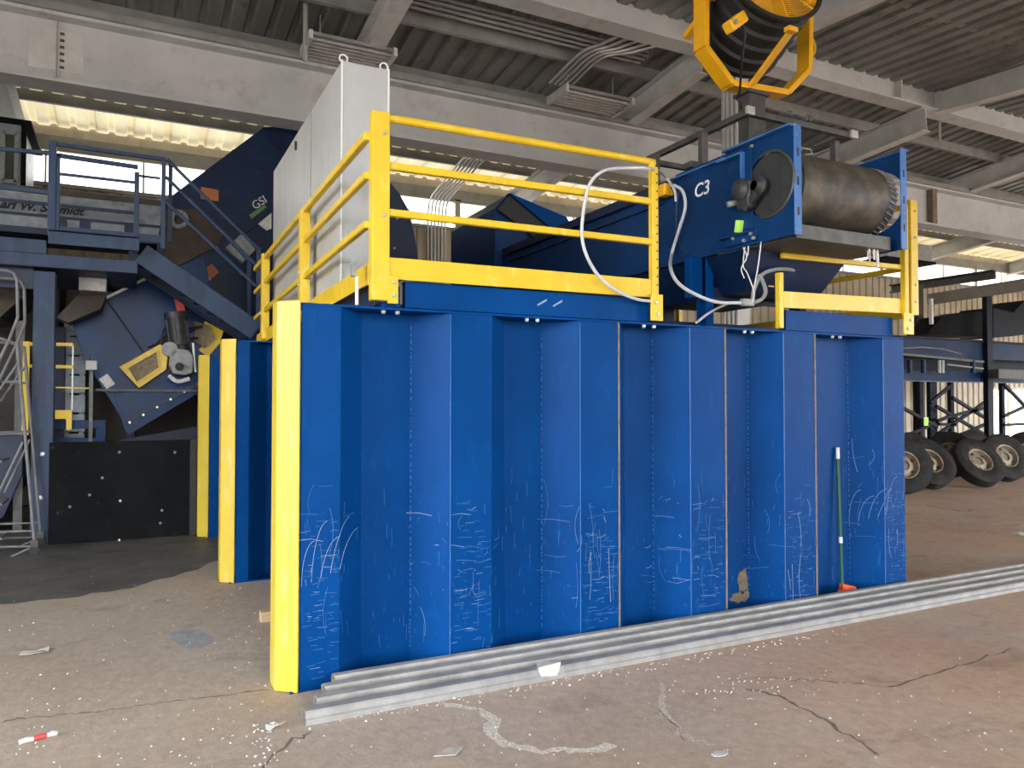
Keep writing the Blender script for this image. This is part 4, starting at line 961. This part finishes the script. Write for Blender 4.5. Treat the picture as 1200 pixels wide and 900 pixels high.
# dark hopper under the mezzanine, behind the ladder
r = thing('hopper', A3(0, 560, 11.4), 'dark navy hopper behind the rolling ladder under the mezzanine', 'hopper')
MB().prism([A3(u, v, 11.4) for u, v in ((-60, 510), (27, 510), (26, 556), (4, 606), (-60, 640))], (0, 1.2, 0)).build('body', 'navy', r, bevel=.006)
MB().prism([A3(u, v, 11.3) for u, v in ((-60, 322), (34, 324), (30, 345), (0, 372), (-60, 380))], (0, 1.3, 0)).build('inlet_chute', 'ledge', r, bevel=.006)
for x in (-2.6, A3(22, 500, 11.5).x): MB().box(x-.05, 11.5, 0, x+.05, 11.6, 2.7).build('leg', 'gunmetal', r)
MB().box(A3(-60, 420, 12.7).x, 12.6, 0, A3(24, 420, 12.7).x, 12.66, 2.6).build('back_sheet', 'dark_brown', r)

# yellow rail assembly right of the column
YY = 11.5
r = thing('safety_gate', A3(60, 510, YY), 'small yellow safety gate behind the thick blue column', 'gate')
MB().bar(A3(29.5, 510, YY), (A3(29.5, 510, YY).x, YY, A3(29, 400, YY).z), .075, .05, (0, 1, 0)).build('post', 'yellow', r, bevel=.004)
for u0, v0, u1, v1, w in ((30, 403, 86, 404, .045), (30, 429, 86, 430, .045), (58, 454, 108, 455, .02)): MB().bar(A3(u0, v0, YY), A3(u1, v1, YY), w, w).build('bar', 'yellow', r, bevel=.004)
MB().box(A3(50, 490, YY).x, YY-.02, A3(60, 491, YY).z, A3(84.5, 490, YY).x, YY+.03, A3(60, 480.5, YY).z).build('toe_board', 'yellow', r, bevel=.004)
MB().box(A3(78, 490, YY).x, YY-.03, A3(80, 504, YY).z, A3(84.5, 490, YY).x, YY, A3(80, 481, YY).z).build('foot', 'yellow', r, bevel=.004)
MB().bar(A3(85.5, 405, YY), (A3(85.5, 405, YY).x, YY, A3(85, 481, YY).z), .018, .018, (0, 1, 0)).build('rod', 'white', r)
r = thing('steel_stand', A3(90, 522, 12), 'low blue channel stand behind the black liner panel', 'frame')
for v0, v1 in ((492, 503), (513, 523)):
    a, b = A3(45, v1, 12.0), A3(122, v0, 12.0); MB().box(a.x, 12.0, a.z, b.x, 12.08, b.z).build('channel', 'blue_machine', r, bevel=.004)
for u in (50, 118):
    a = A3(u, 500, 12.0); MB().box(a.x-.06, 12.02, 0, a.x+.06, 12.12, A3(60, 492, 12).z).build('leg', 'blue_machine', r, bevel=.004)
a = A3(68, 490, 12.3); MB().box(a.x-.09, 12.3, 0, a.x+.07, 12.45, A3(68, 383, 12.3).z).build('post', 'navy', r)
r = thing('slatted_panel', A3(86, 520, 13), 'grey slatted panel standing behind the small yellow gate', 'panel')
a, b = A3(73, 520, 13.5), A3(101, 372, 13.5)
for k in range(9):
    z0 = .3+k*(b.z-.3)/9; MB().box(a.x, 13.5, z0+.01, b.x, 13.53, z0+(b.z-.3)/9-.02).build('slat', 'grimy', r, bevel=.004)
for x in (a.x+.05, b.x-.05): MB().box(x-.03, 13.53, 0, x+.03, 13.57, b.z).build('upright', 'grimy', r)
r = thing('control_box', A3(107, 520, 11.1), 'white control box on a slotted strut in front of the tilted machine', 'box')
a = A3(107, 428, 11.1); MB().box(a.x-.065, 11.07, a.z-.06, a.x+.065, 11.16, a.z+.06).build('enclosure', 'white', r, bevel=.008)
mb = MB(); zb0 = 0
mb.box(a.x-.022, 11.12, 0, a.x-.016, 11.16, a.z-.06); mb.box(a.x+.016, 11.12, 0, a.x+.022, 11.16, a.z-.06); mb.box(a.x-.022, 11.155, 0, a.x+.022, 11.16, a.z-.06)
st = mb.build('strut', 'mid_grey', r)
MB().cyl((a.x, 11.11, a.z+.06), (a.x, 11.11, a.z+.12), .015, 8).build('gland', 'mid_grey', r)
r = thing('duct_box', A3(108, 340, 13.2), 'pale grey box duct hanging under the mezzanine deck', 'duct')
a, b = A3(92, 340, 10.9), A3(125, 326, 10.9); MB().box(a.x, 10.9, a.z, b.x, 11.3, zl(80, 313.5)-.013).build('box', 'galv2', r, bevel=.01)
MB().prism([A3(u, v, 11.2) for u, v in ((66, 372), (92, 345), (124, 345), (118, 362), (80, 378))], (0, .45, 0)).build('transition', 'ledge', r)

# ================================================================== RIGHT: RACK, TYRES
YRK = 11.4
def R3(u, v, Y=YRK): return at(u, v, Y=Y)
r = thing('storage_rack', R3(1157, 540)*1.0, 'tall dark blue steel rack frame with beams and braces behind the truck tyres', 'rack')
ORG[r.name] = Vector((R3(1157, 470).x, YRK, 0)); r.location = ORG[r.name]
pc = R3(1157.5, 400); MB().box(pc.x-.11, YRK-.06, 0, pc.x+.11, YRK+.06, R3(1157, 346).z).build('column', 'rack_black', r, bevel=.005)
MB().box(R3(1030, 400).x, YRK+.06, R3(1157, 421).z, R3(1300, 400).x, YRK+.10, R3(1157, 400.5).z).build('main_beam', 'rack_blue', r, bevel=.004)
MB().box(R3(1030, 400).x, YRK-.0, R3(1157, 401).z, R3(1300, 400).x, YRK+.2, R3(1157, 400).z+.02).build('beam_flange', 'rack_black', r)
MB().box(R3(1030, 400).x, YRK+.06, R3(1157, 447.5).z, R3(1300, 400).x, YRK+.2, R3(1157, 436).z).build('lower_channel', 'rack_blue', r, bevel=.004)
MB().box(R3(1030, 400).x, YRK+.05, R3(1157, 447.5).z-.02, R3(1300, 400).x, YRK+.2, R3(1157, 447.5).z).build('channel_lip', 'rack_lip', r)
MB().box(R3(1030, 400).x, YRK+.45, R3(1157, 440).z, R3(1300, 400).x, YRK+.5, R3(1157, 412).z).build('dark_filler', 'rack_black', r, bevel=.004)  # dark filler added to darken the gap between beam and channel
for u in (1078, 1092, 1114, 1174):
    p = R3(u, 470, YRK+.5); wd = .13 if u == 1092 else .06; MB().box(p.x-wd, YRK+.45, 0, p.x+wd, YRK+.55, R3(u, 447, YRK+.5).z).build('post', 'rack_black', r)
for (a, b) in (((1058, 478), (1098, 500)), ((1097, 476), (1155, 510)), ((1116, 466), (1155, 490)), ((1097, 510), (1155, 471)), ((1112, 488), (1155, 478)), ((1090, 472), (1114, 452)), ((1176, 450), (1210, 485)), ((1176, 488), (1215, 470)), ((1100, 497), (1120, 498)), ((1060, 512), (1090, 498)), ((1176, 498), (1215, 496)), ((1130, 508), (1155, 497)), ((1098, 494), (1112, 488))):
    MB().bar(R3(*a, YRK+.3), R3(*b, YRK+.3), .07, .07).build('brace', 'rack_black', r)
p = R3(1085.5, 494, YRK+.2); MB().box(p.x-.08, YRK+.2, p.z-.10, p.x+.08, YRK+.21, p.z+.10).build('tag', 'tag_lime', r)['label'] = 'lime green paper tag'
r = thing('stored_conveyor', R3(1105, 440, 10.9), 'flat conveyor frame with guard hoops lying across the blue rack', 'conveyor')
zc = R3(1105, 425, 11.2).z
MB().bar(R3(1045, 414, 11.2), R3(1152, 424, 11.2), .06, .05).build('side_rail', 'gunmetal', r)
MB().tube([R3(1045, 409, 11.15), R3(1080, 407, 11.15), R3(1105, 409, 11.15), R3(1127, 415, 11.15), R3(1129, 423, 11.15)], .012, 6).build('hoop', 'mid_grey', r)
for u in (1066, 1082, 1100, 1104, 1140): 
    p = R3(u, 428, 11.2); MB().cyl((p.x, 11.2, R3(u, 437, 11.2).z), (p.x, 11.2, R3(u, 422, 11.2).z), .05, 10).build('roller_stub', 'mid_grey' if u in (1100, 1104) else 'rack_blue', r)
MB().bar(R3(1165, 438, 11.1), R3(1215, 440, 11.1), .22, .22).build('drum_box', 'gunmetal', r)
MB().bar(R3(1110, 427, 11.2), R3(1152, 432, 11.2), .04, .03).build('side_rail', 'mid_grey', r)
# long timber-coloured beams stacked over the rack
r = thing('stored_beam', R3(1140, 340, 11), 'long grey beam resting over the rack, pointing towards the camera', 'beam')
a = at(1087, 351, Y=12.6); b = at(1215, 331, X=a.x+.3)
MB().chan(a-Vector((0, 0, .14)), b-Vector((0, 0, .14)), .28, .1, .02, (1, 0, 0)).build('web', 'old_grey', r, bevel=.004)
r = thing('stored_beam', R3(1110, 330, 12), 'dark steel beam resting behind the long grey beam over the rack', 'beam')
a = at(1045, 338, Y=13.6); b = at(1167, 323, X=a.x+.3)
MB().chan(a-Vector((0, 0, .13)), b-Vector((0, 0, .08)), .22, .12, .03, (-1, 0, 0)).build('web', 'gunmetal', r, bevel=.004)
r = thing('rear_post', R3(1080, 400, 12.4), 'dark green grey upright post under the stored beams, beside the yellow rail', 'post')
p = R3(1080, 400, 12.5); MB().ibeam((p.x, 12.5, 0), (p.x, 12.5, R3(1080, 333, 12.5).z), .2, .2, .02, .02, (0, 1, 0)).build('section', 'gunmetal', r)
MB().box(p.x-.16, 12.45, 0, p.x+.16, 12.85, .02).build('base_plate', 'gunmetal', r)
r = thing('covered_machine', R3(1130, 392, 12), 'black sloping machine casing lying on the rack beam, left of the column', 'machine')
MB().prism([R3(u, v, 11.8) for u, v in ((1085, 392), (1104, 371), (1128, 366), (1150, 365), (1155, 364), (1157, 395), (1128, 394))], (0, .55, 0)).build('casing', 'panel_black', r, bevel=.02)
MB().bar(R3(1091, 350, 11.85), R3(1091.5, 380, 11.85), .07, .07, (0, 1, 0)).build('pale_strut', 'sticker_white', r)
r = thing('covered_machine', R3(1190, 392, 12), 'dark navy casing lying on the rack beam, right of the column', 'machine')
MB().prism([R3(u, v, 11.8) for u, v in ((1164, 360), (1188, 366), (1200, 352), (1225, 350), (1225, 388), (1188, 394), (1164, 396))], (0, .9, 0)).build('casing', 'rack_black', r, bevel=.02)

def tyre(u, v, lab, axis, Yc, R=.50, W=.13, clean=0):
    p = at(u, v, Y=Yc); n = Vector(axis).normalized()
    cz = R*math.sqrt(max(0, 1-n.z*n.z))+W*abs(n.z)
    c = Vector((p.x, Yc, cz))
    t = thing('truck_tyre', (c.x, c.y, 0), lab, 'tyre', 'old truck tyres in front of the rack')
    prof = [(.235, -W*.8), (.29, -W), (.42, -W*1.02), (.485, -W*.82)]
    for k in range(4):
        h = -W*.78+k*W*.42; prof += [(R, h), (R, h+W*.26), (R-.014, h+W*.29), (R-.014, h+W*.39)]
    prof += [(R, W*.8), (.485, W*.84), (.42, W*1.02), (.29, W), (.235, W*.8), (.225, 0), (.235, -W*.8)]
    MB().lathe(prof, c, n, 40).build('tyre_body', 'rubber_tyre', t, smooth=True, angle=40)
    rim = MB().lathe([(.245, W*.9), (.225, W*.85), (.215, W*.3), (.20, W*.15), (.14, W*.45), (.09, W*.5), (.085, W*.2), (0, W*.2), (0, -W*.2), (.20, -W*.1), (.225, -W*.8), (.245, -W*.9)], c, n, 36).build('rim', 'rim', t, smooth=True, angle=40)
    e1 = n.orthogonal().normalized(); e2 = n.cross(e1)
    for k in range(5):
        a = 2*PI*k/5+.3; q = c+(e1*math.cos(a)+e2*math.sin(a))*.168+n*W*.33; MB().cyl(q-n*.01, q+n*.012, .028, 10).build('hand_hole', 'slot', rim)
    MB().cyl(c+n*W*.2, c+n*W*.26, .075, 20).build('hub_opening', 'rust', rim)
    return t
tyre(1058, 548, 'old truck tyre half hidden behind the right end of the blue wall', (-.36, -.86, .28), 9.0)
tyre(1087, 545, 'old truck tyre with dull rim, second from the blue wall end', (-.26, -.79, .52), 9.35)
tyre(1145, 543, 'brown dusty truck tyre leaning forward, with lime tag above left', (-.20, -.78, .58), 9.15)
tyre(1176, 541, 'old truck tyre with pale tan rim, at the right of the leaning brown one', (-.28, -.85, .40), 9.5)
tyre(1113, 540, 'black truck tyre standing in the gap behind the leaning brown tyre', (-.80, -.5, .3), 10.55)
tyre(1066, 527, 'black truck tyre of the back row, just above the half hidden one', (-.5, -.8, .15), 10.7)
tyre(1138, 524, 'black truck tyre of the back row, above the brown dusty leaning one', (-.4, -.85, .2), 10.6)
tyre(1205, 532, 'truck tyre cut by the right edge of the photo', (-.8, -.55, .12), 9.9)

# ================================================================== FLOOR THINGS
def channel_bar(y, x0, x1, lab, z=0.0, w=.105, h=.085):
    t = .005; p = [(-.004, 0), (-.004, h*.38), (.006, h*.5), (.006, h-.010), (.014, h), (w-.034, h), (w-.026, h-.016), (w, h-.016), (w, 0)]
    q = [(t, 0), (t, h*.38), (.006+t, h*.5), (.006+t, h-.014), (.016, h-t), (w-.037, h-t), (w-.029, h-.016-t), (w-t, h-.016-t), (w-t, 0)][::-1]
    n = 14; rows = []; mb = MB(); bm = mb.bm; prof = p+q
    sag = random.uniform(-1, 1)
    for k in range(n+1):
        f = k/n; x = x0+(x1-x0)*f
        rows.append([bm.verts.new((x, y+a+.004*sag*math.sin(f*5), z+b)) for a, b in prof])
    for A_, B_ in zip(rows, rows[1:]):
        for i in range(len(prof)):
            j = (i+1) % len(prof); bm.faces.new([A_[i], A_[j], B_[j], B_[i]])
    bm.faces.new(rows[0]); bm.faces.new(rows[-1][::-1])
    return tag(mb.build('steel_channel', 'galv2' if y > 4.0 else 'galv', smooth=False), lab, 'steel channel', 'long steel channels on the floor')
channel_bar(3.965, .815, 9.3, 'long grey steel channel on the floor, foremost of the bundle before the blue wall', 0, .105, .068)
channel_bar(4.085, .90, 9.45, 'long grey steel channel on the floor, directly behind the foremost one', 0, .105, .080)
channel_bar(4.205, .97, 9.25, 'long grey steel channel on the floor, second from the blue wall', 0, .100, .090)
channel_bar(4.315, 1.05, 9.4, 'long grey steel channel on the floor, nearest the blue wall', 0, .095, .100)
# paper scrap on the bundle
def scrap(name, u, v, w, d, m, lab, cat, z=.004, rot=0., th=.006, seed=0, pts=None):
    rr = random.Random(seed); c = at(u, v, Z=z)
    ring = pts or [(math.cos(2*PI*k/9)*rr.uniform(.75, 1.1), math.sin(2*PI*k/9)*rr.uniform(.75, 1.1)) for k in range(9)]
    cr, sr = math.cos(rot), math.sin(rot); mb = MB(); bm = mb.bm
    P_ = [Vector((c.x+(a*w*cr-b*d*sr)/2, c.y+(a*w*sr+b*d*cr)/2, z+rr.uniform(0, th))) for a, b in ring]
    lo = [bm.verts.new(p) for p in P_]; hi = [bm.verts.new(p+Vector((0, 0, .003))) for p in P_]
    cl = bm.verts.new(Vector((c.x, c.y, z+th*.4))); ch = bm.verts.new(Vector((c.x, c.y, z+th*.4+.003)))
    n = len(P_)
    for k in range(n):
        j = (k+1) % n; bm.faces.new([lo[k], lo[j], hi[j], hi[k]]); bm.faces.new([hi[k], hi[j], ch]); bm.faces.new([lo[j], lo[k], cl])
    return tag(mb.build(name, m), lab, cat)

mb = MB(); P_ = [(628, 775), (657, 776), (655, 787), (652, 792), (634, 793), (630, 783)]
mb.prism([at(u, v, Y=3.957) if v > 786 else at(u, v, Z=.088) for u, v in P_], (0, -.003, .003))
tag(mb.build('paper_scrap', 'paper'), 'torn white paper scrap draped over the steel channels', 'paper')
scrap('cardboard_scrap', 42, 764, .20, .13, 'scrap', 'flat grey cardboard scrap on the floor at far left', 'scrap', rot=.3, th=.02, seed=1)
scrap('paper_scrap', 843, 884, .09, .06, 'paper', 'small white paper scrap on the floor, lower right', 'paper', seed=2)
scrap('paper_scrap', 526, 882, .16, .09, 'scrap', 'grey triangular card scrap on the floor, lower middle', 'paper', pts=[(-1, -.2), (.2, -1), (1, .3), (.1, .9)], seed=3)
scrap('paper_scrap', 321, 854, .10, .05, 'paper', 'crumpled pale paper bit on the floor left of the channel ends', 'paper', th=.03, seed=6)
scrap('paper_scrap', 1196, 627, .28, .18, 'paper', 'white scrap on the floor at the right edge, far side', 'paper', th=.03, seed=8)
# wrapper tube
r = thing('wrapper_tube', at(44, 866, Z=0), 'thin white wrapper with a red band lying on the floor, lower left', 'wrapper')
a, b = at(22, 870, Z=.012), at(67, 859, Z=.012)
for f0, f1, m_, nm in ((0, .38, 'sticker_white', 'end'), (.38, .72, 'red', 'band'), (.72, 1, 'sticker_white', 'end')):
    MB().tube([a+(b-a)*f0, a+(b-a)*(f0*.5+f1*.5)+Vector((0, 0, .003)), a+(b-a)*f1], [.012, .014, .012], 8).build(nm, m_, r, smooth=True)
# wood block
p = at(318, 727, Z=0); tag(MB().box(p.x-.08, p.y-.03, 0, p.x+.12, p.y+.05, .075).build('wood_block', 'wood', bevel=.003), 'short pale wood block on the floor behind the yellow end post', 'block')
# broom leaning in the last recess
r = thing('broom', (5.44, 4.55, 0), 'green-handled broom with orange red head leaning in a recess of the blue wall', 'broom')
a, b = Vector((5.445, 4.545, .06)), Vector((5.47, 4.60, 1.20))
MB().tube([a, b], .013, 10).build('handle', 'broom_green', r, smooth=True)
MB().tube([b-(b-a)*.03, b+(b-a)*.055], .0165, 10).build('grip', 'white', r, smooth=True)
MB().tube([a+(b-a)*.34, a+(b-a)*.385], .0155, 10).build('collar', 'white', r, smooth=True)
hd = MB().hexa([(5.40, 4.50, .06), (5.53, 4.47, .04), (5.55, 4.53, .04), (5.42, 4.56, .06), (5.40, 4.50, .115), (5.53, 4.47, .085), (5.55, 4.53, .085), (5.42, 4.56, .115)]).build('head', 'broom_head', r, bevel=.008)
mb = MB(); rs = random.Random(2)
for k in range(70):
    f = rs.random(); g = rs.random(); p = Vector((5.40+.14*f, 4.50-.03*f+.055*g, .065-.02*f)); mb.bar(p, p+Vector((rs.uniform(-.03, .05)*1.2+.03*(f-.5), rs.uniform(-.05, .02), -p.z+.004)), .006, .006)
o = mb.build('bristles', 'broom_head', r); o['kind'] = 'stuff'
# fine litter
rs = random.Random(21); mb = MB(); bm = mb.bm
def fleck(x, y, s):
    a = rs.uniform(0, 6.28); h = rs.uniform(.001, .006)
    v = [bm.verts.new((x+s*math.cos(a+k*2.09)*rs.uniform(.5, 1.2), y+s*math.sin(a+k*2.09)*rs.uniform(.5, 1.2), h*(k == 0)+.0015)) for k in range(3)]
    top = bm.verts.new((x, y, h+.004)); bm.faces.new(v[::-1])
    for k in range(3): bm.faces.new([v[k], v[(k+1) % 3], top])
for k in range(150): 
    p = at(rs.uniform(0, 340), rs.uniform(660, 900), Z=0); fleck(p.x, p.y, rs.uniform(.004, .012))
for k in range(170):
    u = rs.uniform(360, 1000); v = 846-(u-360)*.176+abs(rs.gauss(0, 5))+2; p = at(u, v, Z=0); fleck(p.x, p.y, rs.uniform(.005, .014))
for k in range(60):
    p = at(rs.gauss(880, 45), rs.gauss(806, 10), Z=0); fleck(p.x, p.y, rs.uniform(.003, .009))
for k in range(130):
    p = at(rs.uniform(340, 1200), rs.uniform(760, 900), Z=0)
    if p.y < 3.9: fleck(p.x, p.y, rs.uniform(.003, .010))
for k in range(40):
    p = at(rs.uniform(1070, 1200), rs.uniform(590, 660), Z=0); fleck(p.x, p.y, rs.uniform(.01, .03))
for k in range(40):
    p = at(rs.gauss(310, 12), rs.uniform(850, 900), Z=0); fleck(p.x, p.y, rs.uniform(.004, .012))
tag(mb.build('floor_litter', 'paper'), 'tiny white flecks of litter strewn over the concrete floor', 'litter', kind='stuff')

# cracks and worn patches belong to the floor
def strip(name, pts, wid, m, seed=0, jit=4., z=.0012):
    rr = random.Random(seed); P_ = []
    for (a, b), (c_, d_) in zip(pts, pts[1:]):
        n = max(2, int(math.hypot(c_-a, d_-b)/7))
        for k in range(n): P_.append((a+(c_-a)*k/n+rr.gauss(0, jit*.4), b+(d_-b)*k/n+rr.gauss(0, jit*.25)))
    W = [at(u, v, Z=z) for u, v in P_]; mb = MB(); bm = mb.bm; prev = None
    for i, p in enumerate(W):
        t = (W[min(i+1, len(W)-1)]-W[max(i-1, 0)]).normalized(); s = Vector((-t.y, t.x, 0)); w = wid*rr.uniform(.35, 1.2)*(.3 if i in (0, len(W)-1) else 1)
        cur = (bm.verts.new(p+s*w/2), bm.verts.new(p-s*w/2*rr.uniform(.6, 1.2)))
        if prev: bm.faces.new([prev[0], prev[1], cur[1], cur[0]])
        prev = cur
    struct(mb.build(name, m))
M['crack'] = mat('floor_crack_dirt', (.17, .135, .105), .95, var=.3, scale=20)
M['crumb'] = mat('crumbled_pale_concrete', (.60, .54, .47), .95, var=.25, scale=30, bump=.5, bscale=60)
M['crumb2'] = mat('worn_concrete', (.50, .43, .36), .95, var=.2, scale=25, bump=.4, bscale=60)
M['greyband'] = mat('worn_grey_concrete', (.27, .26, .25), .8, var=.25, scale=8)
strip('floor_crack', [(0, 846), (60, 838), (130, 832), (200, 822), (262, 815), (325, 807)], .016, 'crack', 1)
strip('floor_crack', [(300, 905), (330, 880), (352, 866), (372, 852)], .02, 'crack', 2, 8)
strip('floor_crack', [(873, 806), (910, 815), (945, 832), (996, 862), (1040, 890)], .022, 'crack', 3)
strip('floor_crack', [(880, 793), (930, 796), (1000, 801), (1043, 805), (1101, 787), (1150, 772), (1200, 757)], .016, 'crack', 4)
strip('floor_crack', [(764, 830), (790, 852), (812, 875)], .012, 'crack', 5, 8)
strip('floor_crack', [(1085, 592), (1120, 598), (1155, 600)], .06, 'crack', 7)
strip('floor_patch', [(518, 826), (556, 828), (578, 842), (574, 860), (590, 872), (630, 880), (690, 880), (730, 870)], .07, 'crumb', 6, 5)
strip('floor_patch', [(770, 790), (775, 812), (782, 838), (800, 858), (850, 875)], .04, 'crumb2', 8, 8)

def patch(name, pts, m, z=.0008, seed=0, jit=6):
    rr = random.Random(seed); P_ = []
    for (a, b), (c_, d_) in zip(pts, pts[1:]+pts[:1]):
        n = max(2, int(math.hypot(c_-a, d_-b)/14))
        for k in range(n): P_.append((a+(c_-a)*k/n+rr.gauss(0, jit*.5), b+(d_-b)*k/n+rr.gauss(0, jit*.18)))
    mb = MB(); mb.bm.faces.new([mb.bm.verts.new(at(u, v, Z=z)) for u, v in P_]); struct(mb.build(name, m))
M['dark_floor'] = mat('dark_concrete', (.115, .11, .105), .55, var=.35, scale=2.5, layers=[((.22, .21, .20), 3, .55, .75, (.6, 1.5, 1), None)])
patch('floor_patch', [(-220, 720), (-60, 712), (60, 703), (140, 692), (215, 672), (262, 655), (300, 618), (300, 575), (-220, 575)], 'dark_floor', seed=1)  # darker area of the left rear floor, with lighter blotches
M['blue_stain'] = mat('blue_grey_paint_stain', (.31, .32, .34), .8, var=.2, scale=12)
patch('floor_stain', [(196, 742), (215, 737), (240, 740), (248, 752), (240, 762), (212, 758), (200, 750)], 'blue_stain', .0012, 3, 8)

# ================================================================== OVERHEAD SERVICES
def strip_light(u0, v0, u1, v1, Y, lab):
    a = at(u0, v0, Y=Y); b = at(u1, v1, Y=Y); z = (a.z+b.z)/2
    r = thing('ceiling_light', ((a.x+b.x)/2, Y, z), lab, 'ceiling light', 'unlit louvred ceiling lights')
    MB().box(a.x, Y-.02, z, b.x, Y+.62, z+.05).build('housing', 'purlin', r, bevel=.004)
    for k in range(6): MB().cyl((a.x+.04, Y+.05+.105*k, z-.03), (b.x-.04, Y+.05+.105*k, z-.03), .028, 8).build('tube_lamp', 'galv', r, smooth=True)
    for x in (a.x, b.x): MB().box(x-.03, Y-.04, z-.07, x+.03, Y+.63, z+.06).build('end_cap', 'beam_light', r, bevel=.006)
    for x in (a.x+.2, b.x-.2): MB().cyl((x, Y+.3, z+.05), (x, Y+.3, zb(Y)+.45), .008, 6).build('hanger', 'cond', r)
    return r
strip_light(364, 40, 463, 62, 10.7, 'unlit louvred ceiling light above the pale sheet housing')
strip_light(664, 104, 741, 118, 10.6, 'unlit louvred ceiling light beside a rafter, above the left yellow handrail')
def pipe(pts, rad, lab, grp='overhead conduits', m='cond', name='conduit'):
    return tag(MB().tube(pts, rad, 8).build(name, m, smooth=True), lab, 'conduit', grp)
for k in range(6):
    x = 6.0+.085*k; yw = YB-.10
    y0 = 12.05
    pipe([(x, y0, zb(y0)+.30), (x, 15.9, zb(15.9)+.02), (x, 16.12, zb(16)-.1), (x, yw, zb(16)-.35), (x, yw, .01)], .022, 'slim conduit in the bundle bending down the rear wall beside the blue chute')
for k in range(5):
    x = 6.42+.10*k
    pipe(arc([(x, 11.3, zb(11.3)+.40), (x, 10.3, zb(10.3)+.40), (x+.15+.05*k, 9.95, zb(9.9)+.38), (x+.3+.09*k, 9.5, zb(9.5)+.36)], 4), .026, 'slim conduit in the bundle under the roof above the left yellow handrail')
for k in range(4):
    pipe([(3.5, 9.95+.12*k, zb(10)+.475-.01*k), (7.6, 9.95+.12*k, zb(10)+.475-.01*k)], .024, 'slim conduit running along the roof between two rafters', m='purlin')
for k in range(4):
    x = at(844+5*k, 150, Y=9.12).x
    pipe([(x, 9.06, .01), (x, 9.06, 7.19)], .024, 'pale upright conduit beside the column behind the fan post')
x = at(866, 150, Y=9.3).x
struct(MB().ibeam((x+.06, 9.3, 0), (x+.06, 9.3, 7.2), .3, .3, .02, .015, (0, 1, 0)).build('column', 'beam_light'))
p = at(358, 30, Y=10.95)
pipe([(p.x, 10.95, at(358, 72, Y=10.95).z), (p.x, 10.95, 7.4)], .035, 'grey vertical pipe hanging from the roof left of the pale housing', 'hanging pipes', name='hanging_pipe')
p = at(1101, 150, Y=9.6); q = at(1101, 166, Y=9.6)
pipe([(p.x, 9.6, q.z), (p.x, 9.6, 7.5)], .025, 'short vertical pipe hanging below the roof beams, upper right', 'hanging pipes', name='hanging_pipe')
a = at(1063, 296, Y=13); b = at(1092, 290, Y=13)
r = thing('wall_unit', ((a.x+b.x)/2, 13, a.z-.4), 'pale grey box unit hung behind the right yellow post', 'box')
MB().box(at(1040, 300, Y=13).x, 13, at(1060, 303, Y=13).z, at(1092, 300, Y=13).x, 13.6, at(1060, 283, Y=13).z).build('casing', 'galv', r, bevel=.01)
MB().box(at(1040, 300, Y=13).x-.1, 12.95, at(1060, 306, Y=13).z, at(1095, 300, Y=13).x, 13.65, at(1060, 303, Y=13).z).build('base', 'panel_black', r)
for x in (at(1050, 300, Y=13).x, at(1085, 300, Y=13).x): MB().cyl((x, 13.3, at(1060, 283, Y=13).z), (x, 13.3, zb(13.3)+.45), .015, 6).build('hanger', 'cond', r)

# ================================================================== LIGHT
w = bpy.data.worlds.new('overcast'); SC.world = w; w.use_nodes = True
bg = w.node_tree.nodes['Background']; bg.inputs['Color'].default_value = (.93, .97, 1.0, 1); bg.inputs['Strength'].default_value = 10.5
wt = w.node_tree; tc = wt.nodes.new('ShaderNodeTexCoord'); sp = wt.nodes.new('ShaderNodeSeparateXYZ')
wt.links.new(tc.outputs['Generated'], sp.inputs[0])
wr = wt.nodes.new('ShaderNodeValToRGB'); we = wr.color_ramp.elements      # overcast sky above, grey yard below the horizon
we[0].position = .0; we[0].color = (.30, .285, .265, 1); we[1].position = .03; we[1].color = (.93, .97, 1.0, 1)
wt.links.new(sp.outputs['Z'], wr.inputs[0]); wt.links.new(wr.outputs[0], bg.inputs['Color'])
vs = SC.view_settings
vs.view_transform = 'Standard'; vs.look = 'None'; vs.gamma = 1; vs.use_curve_mapping = False; vs.exposure = .75
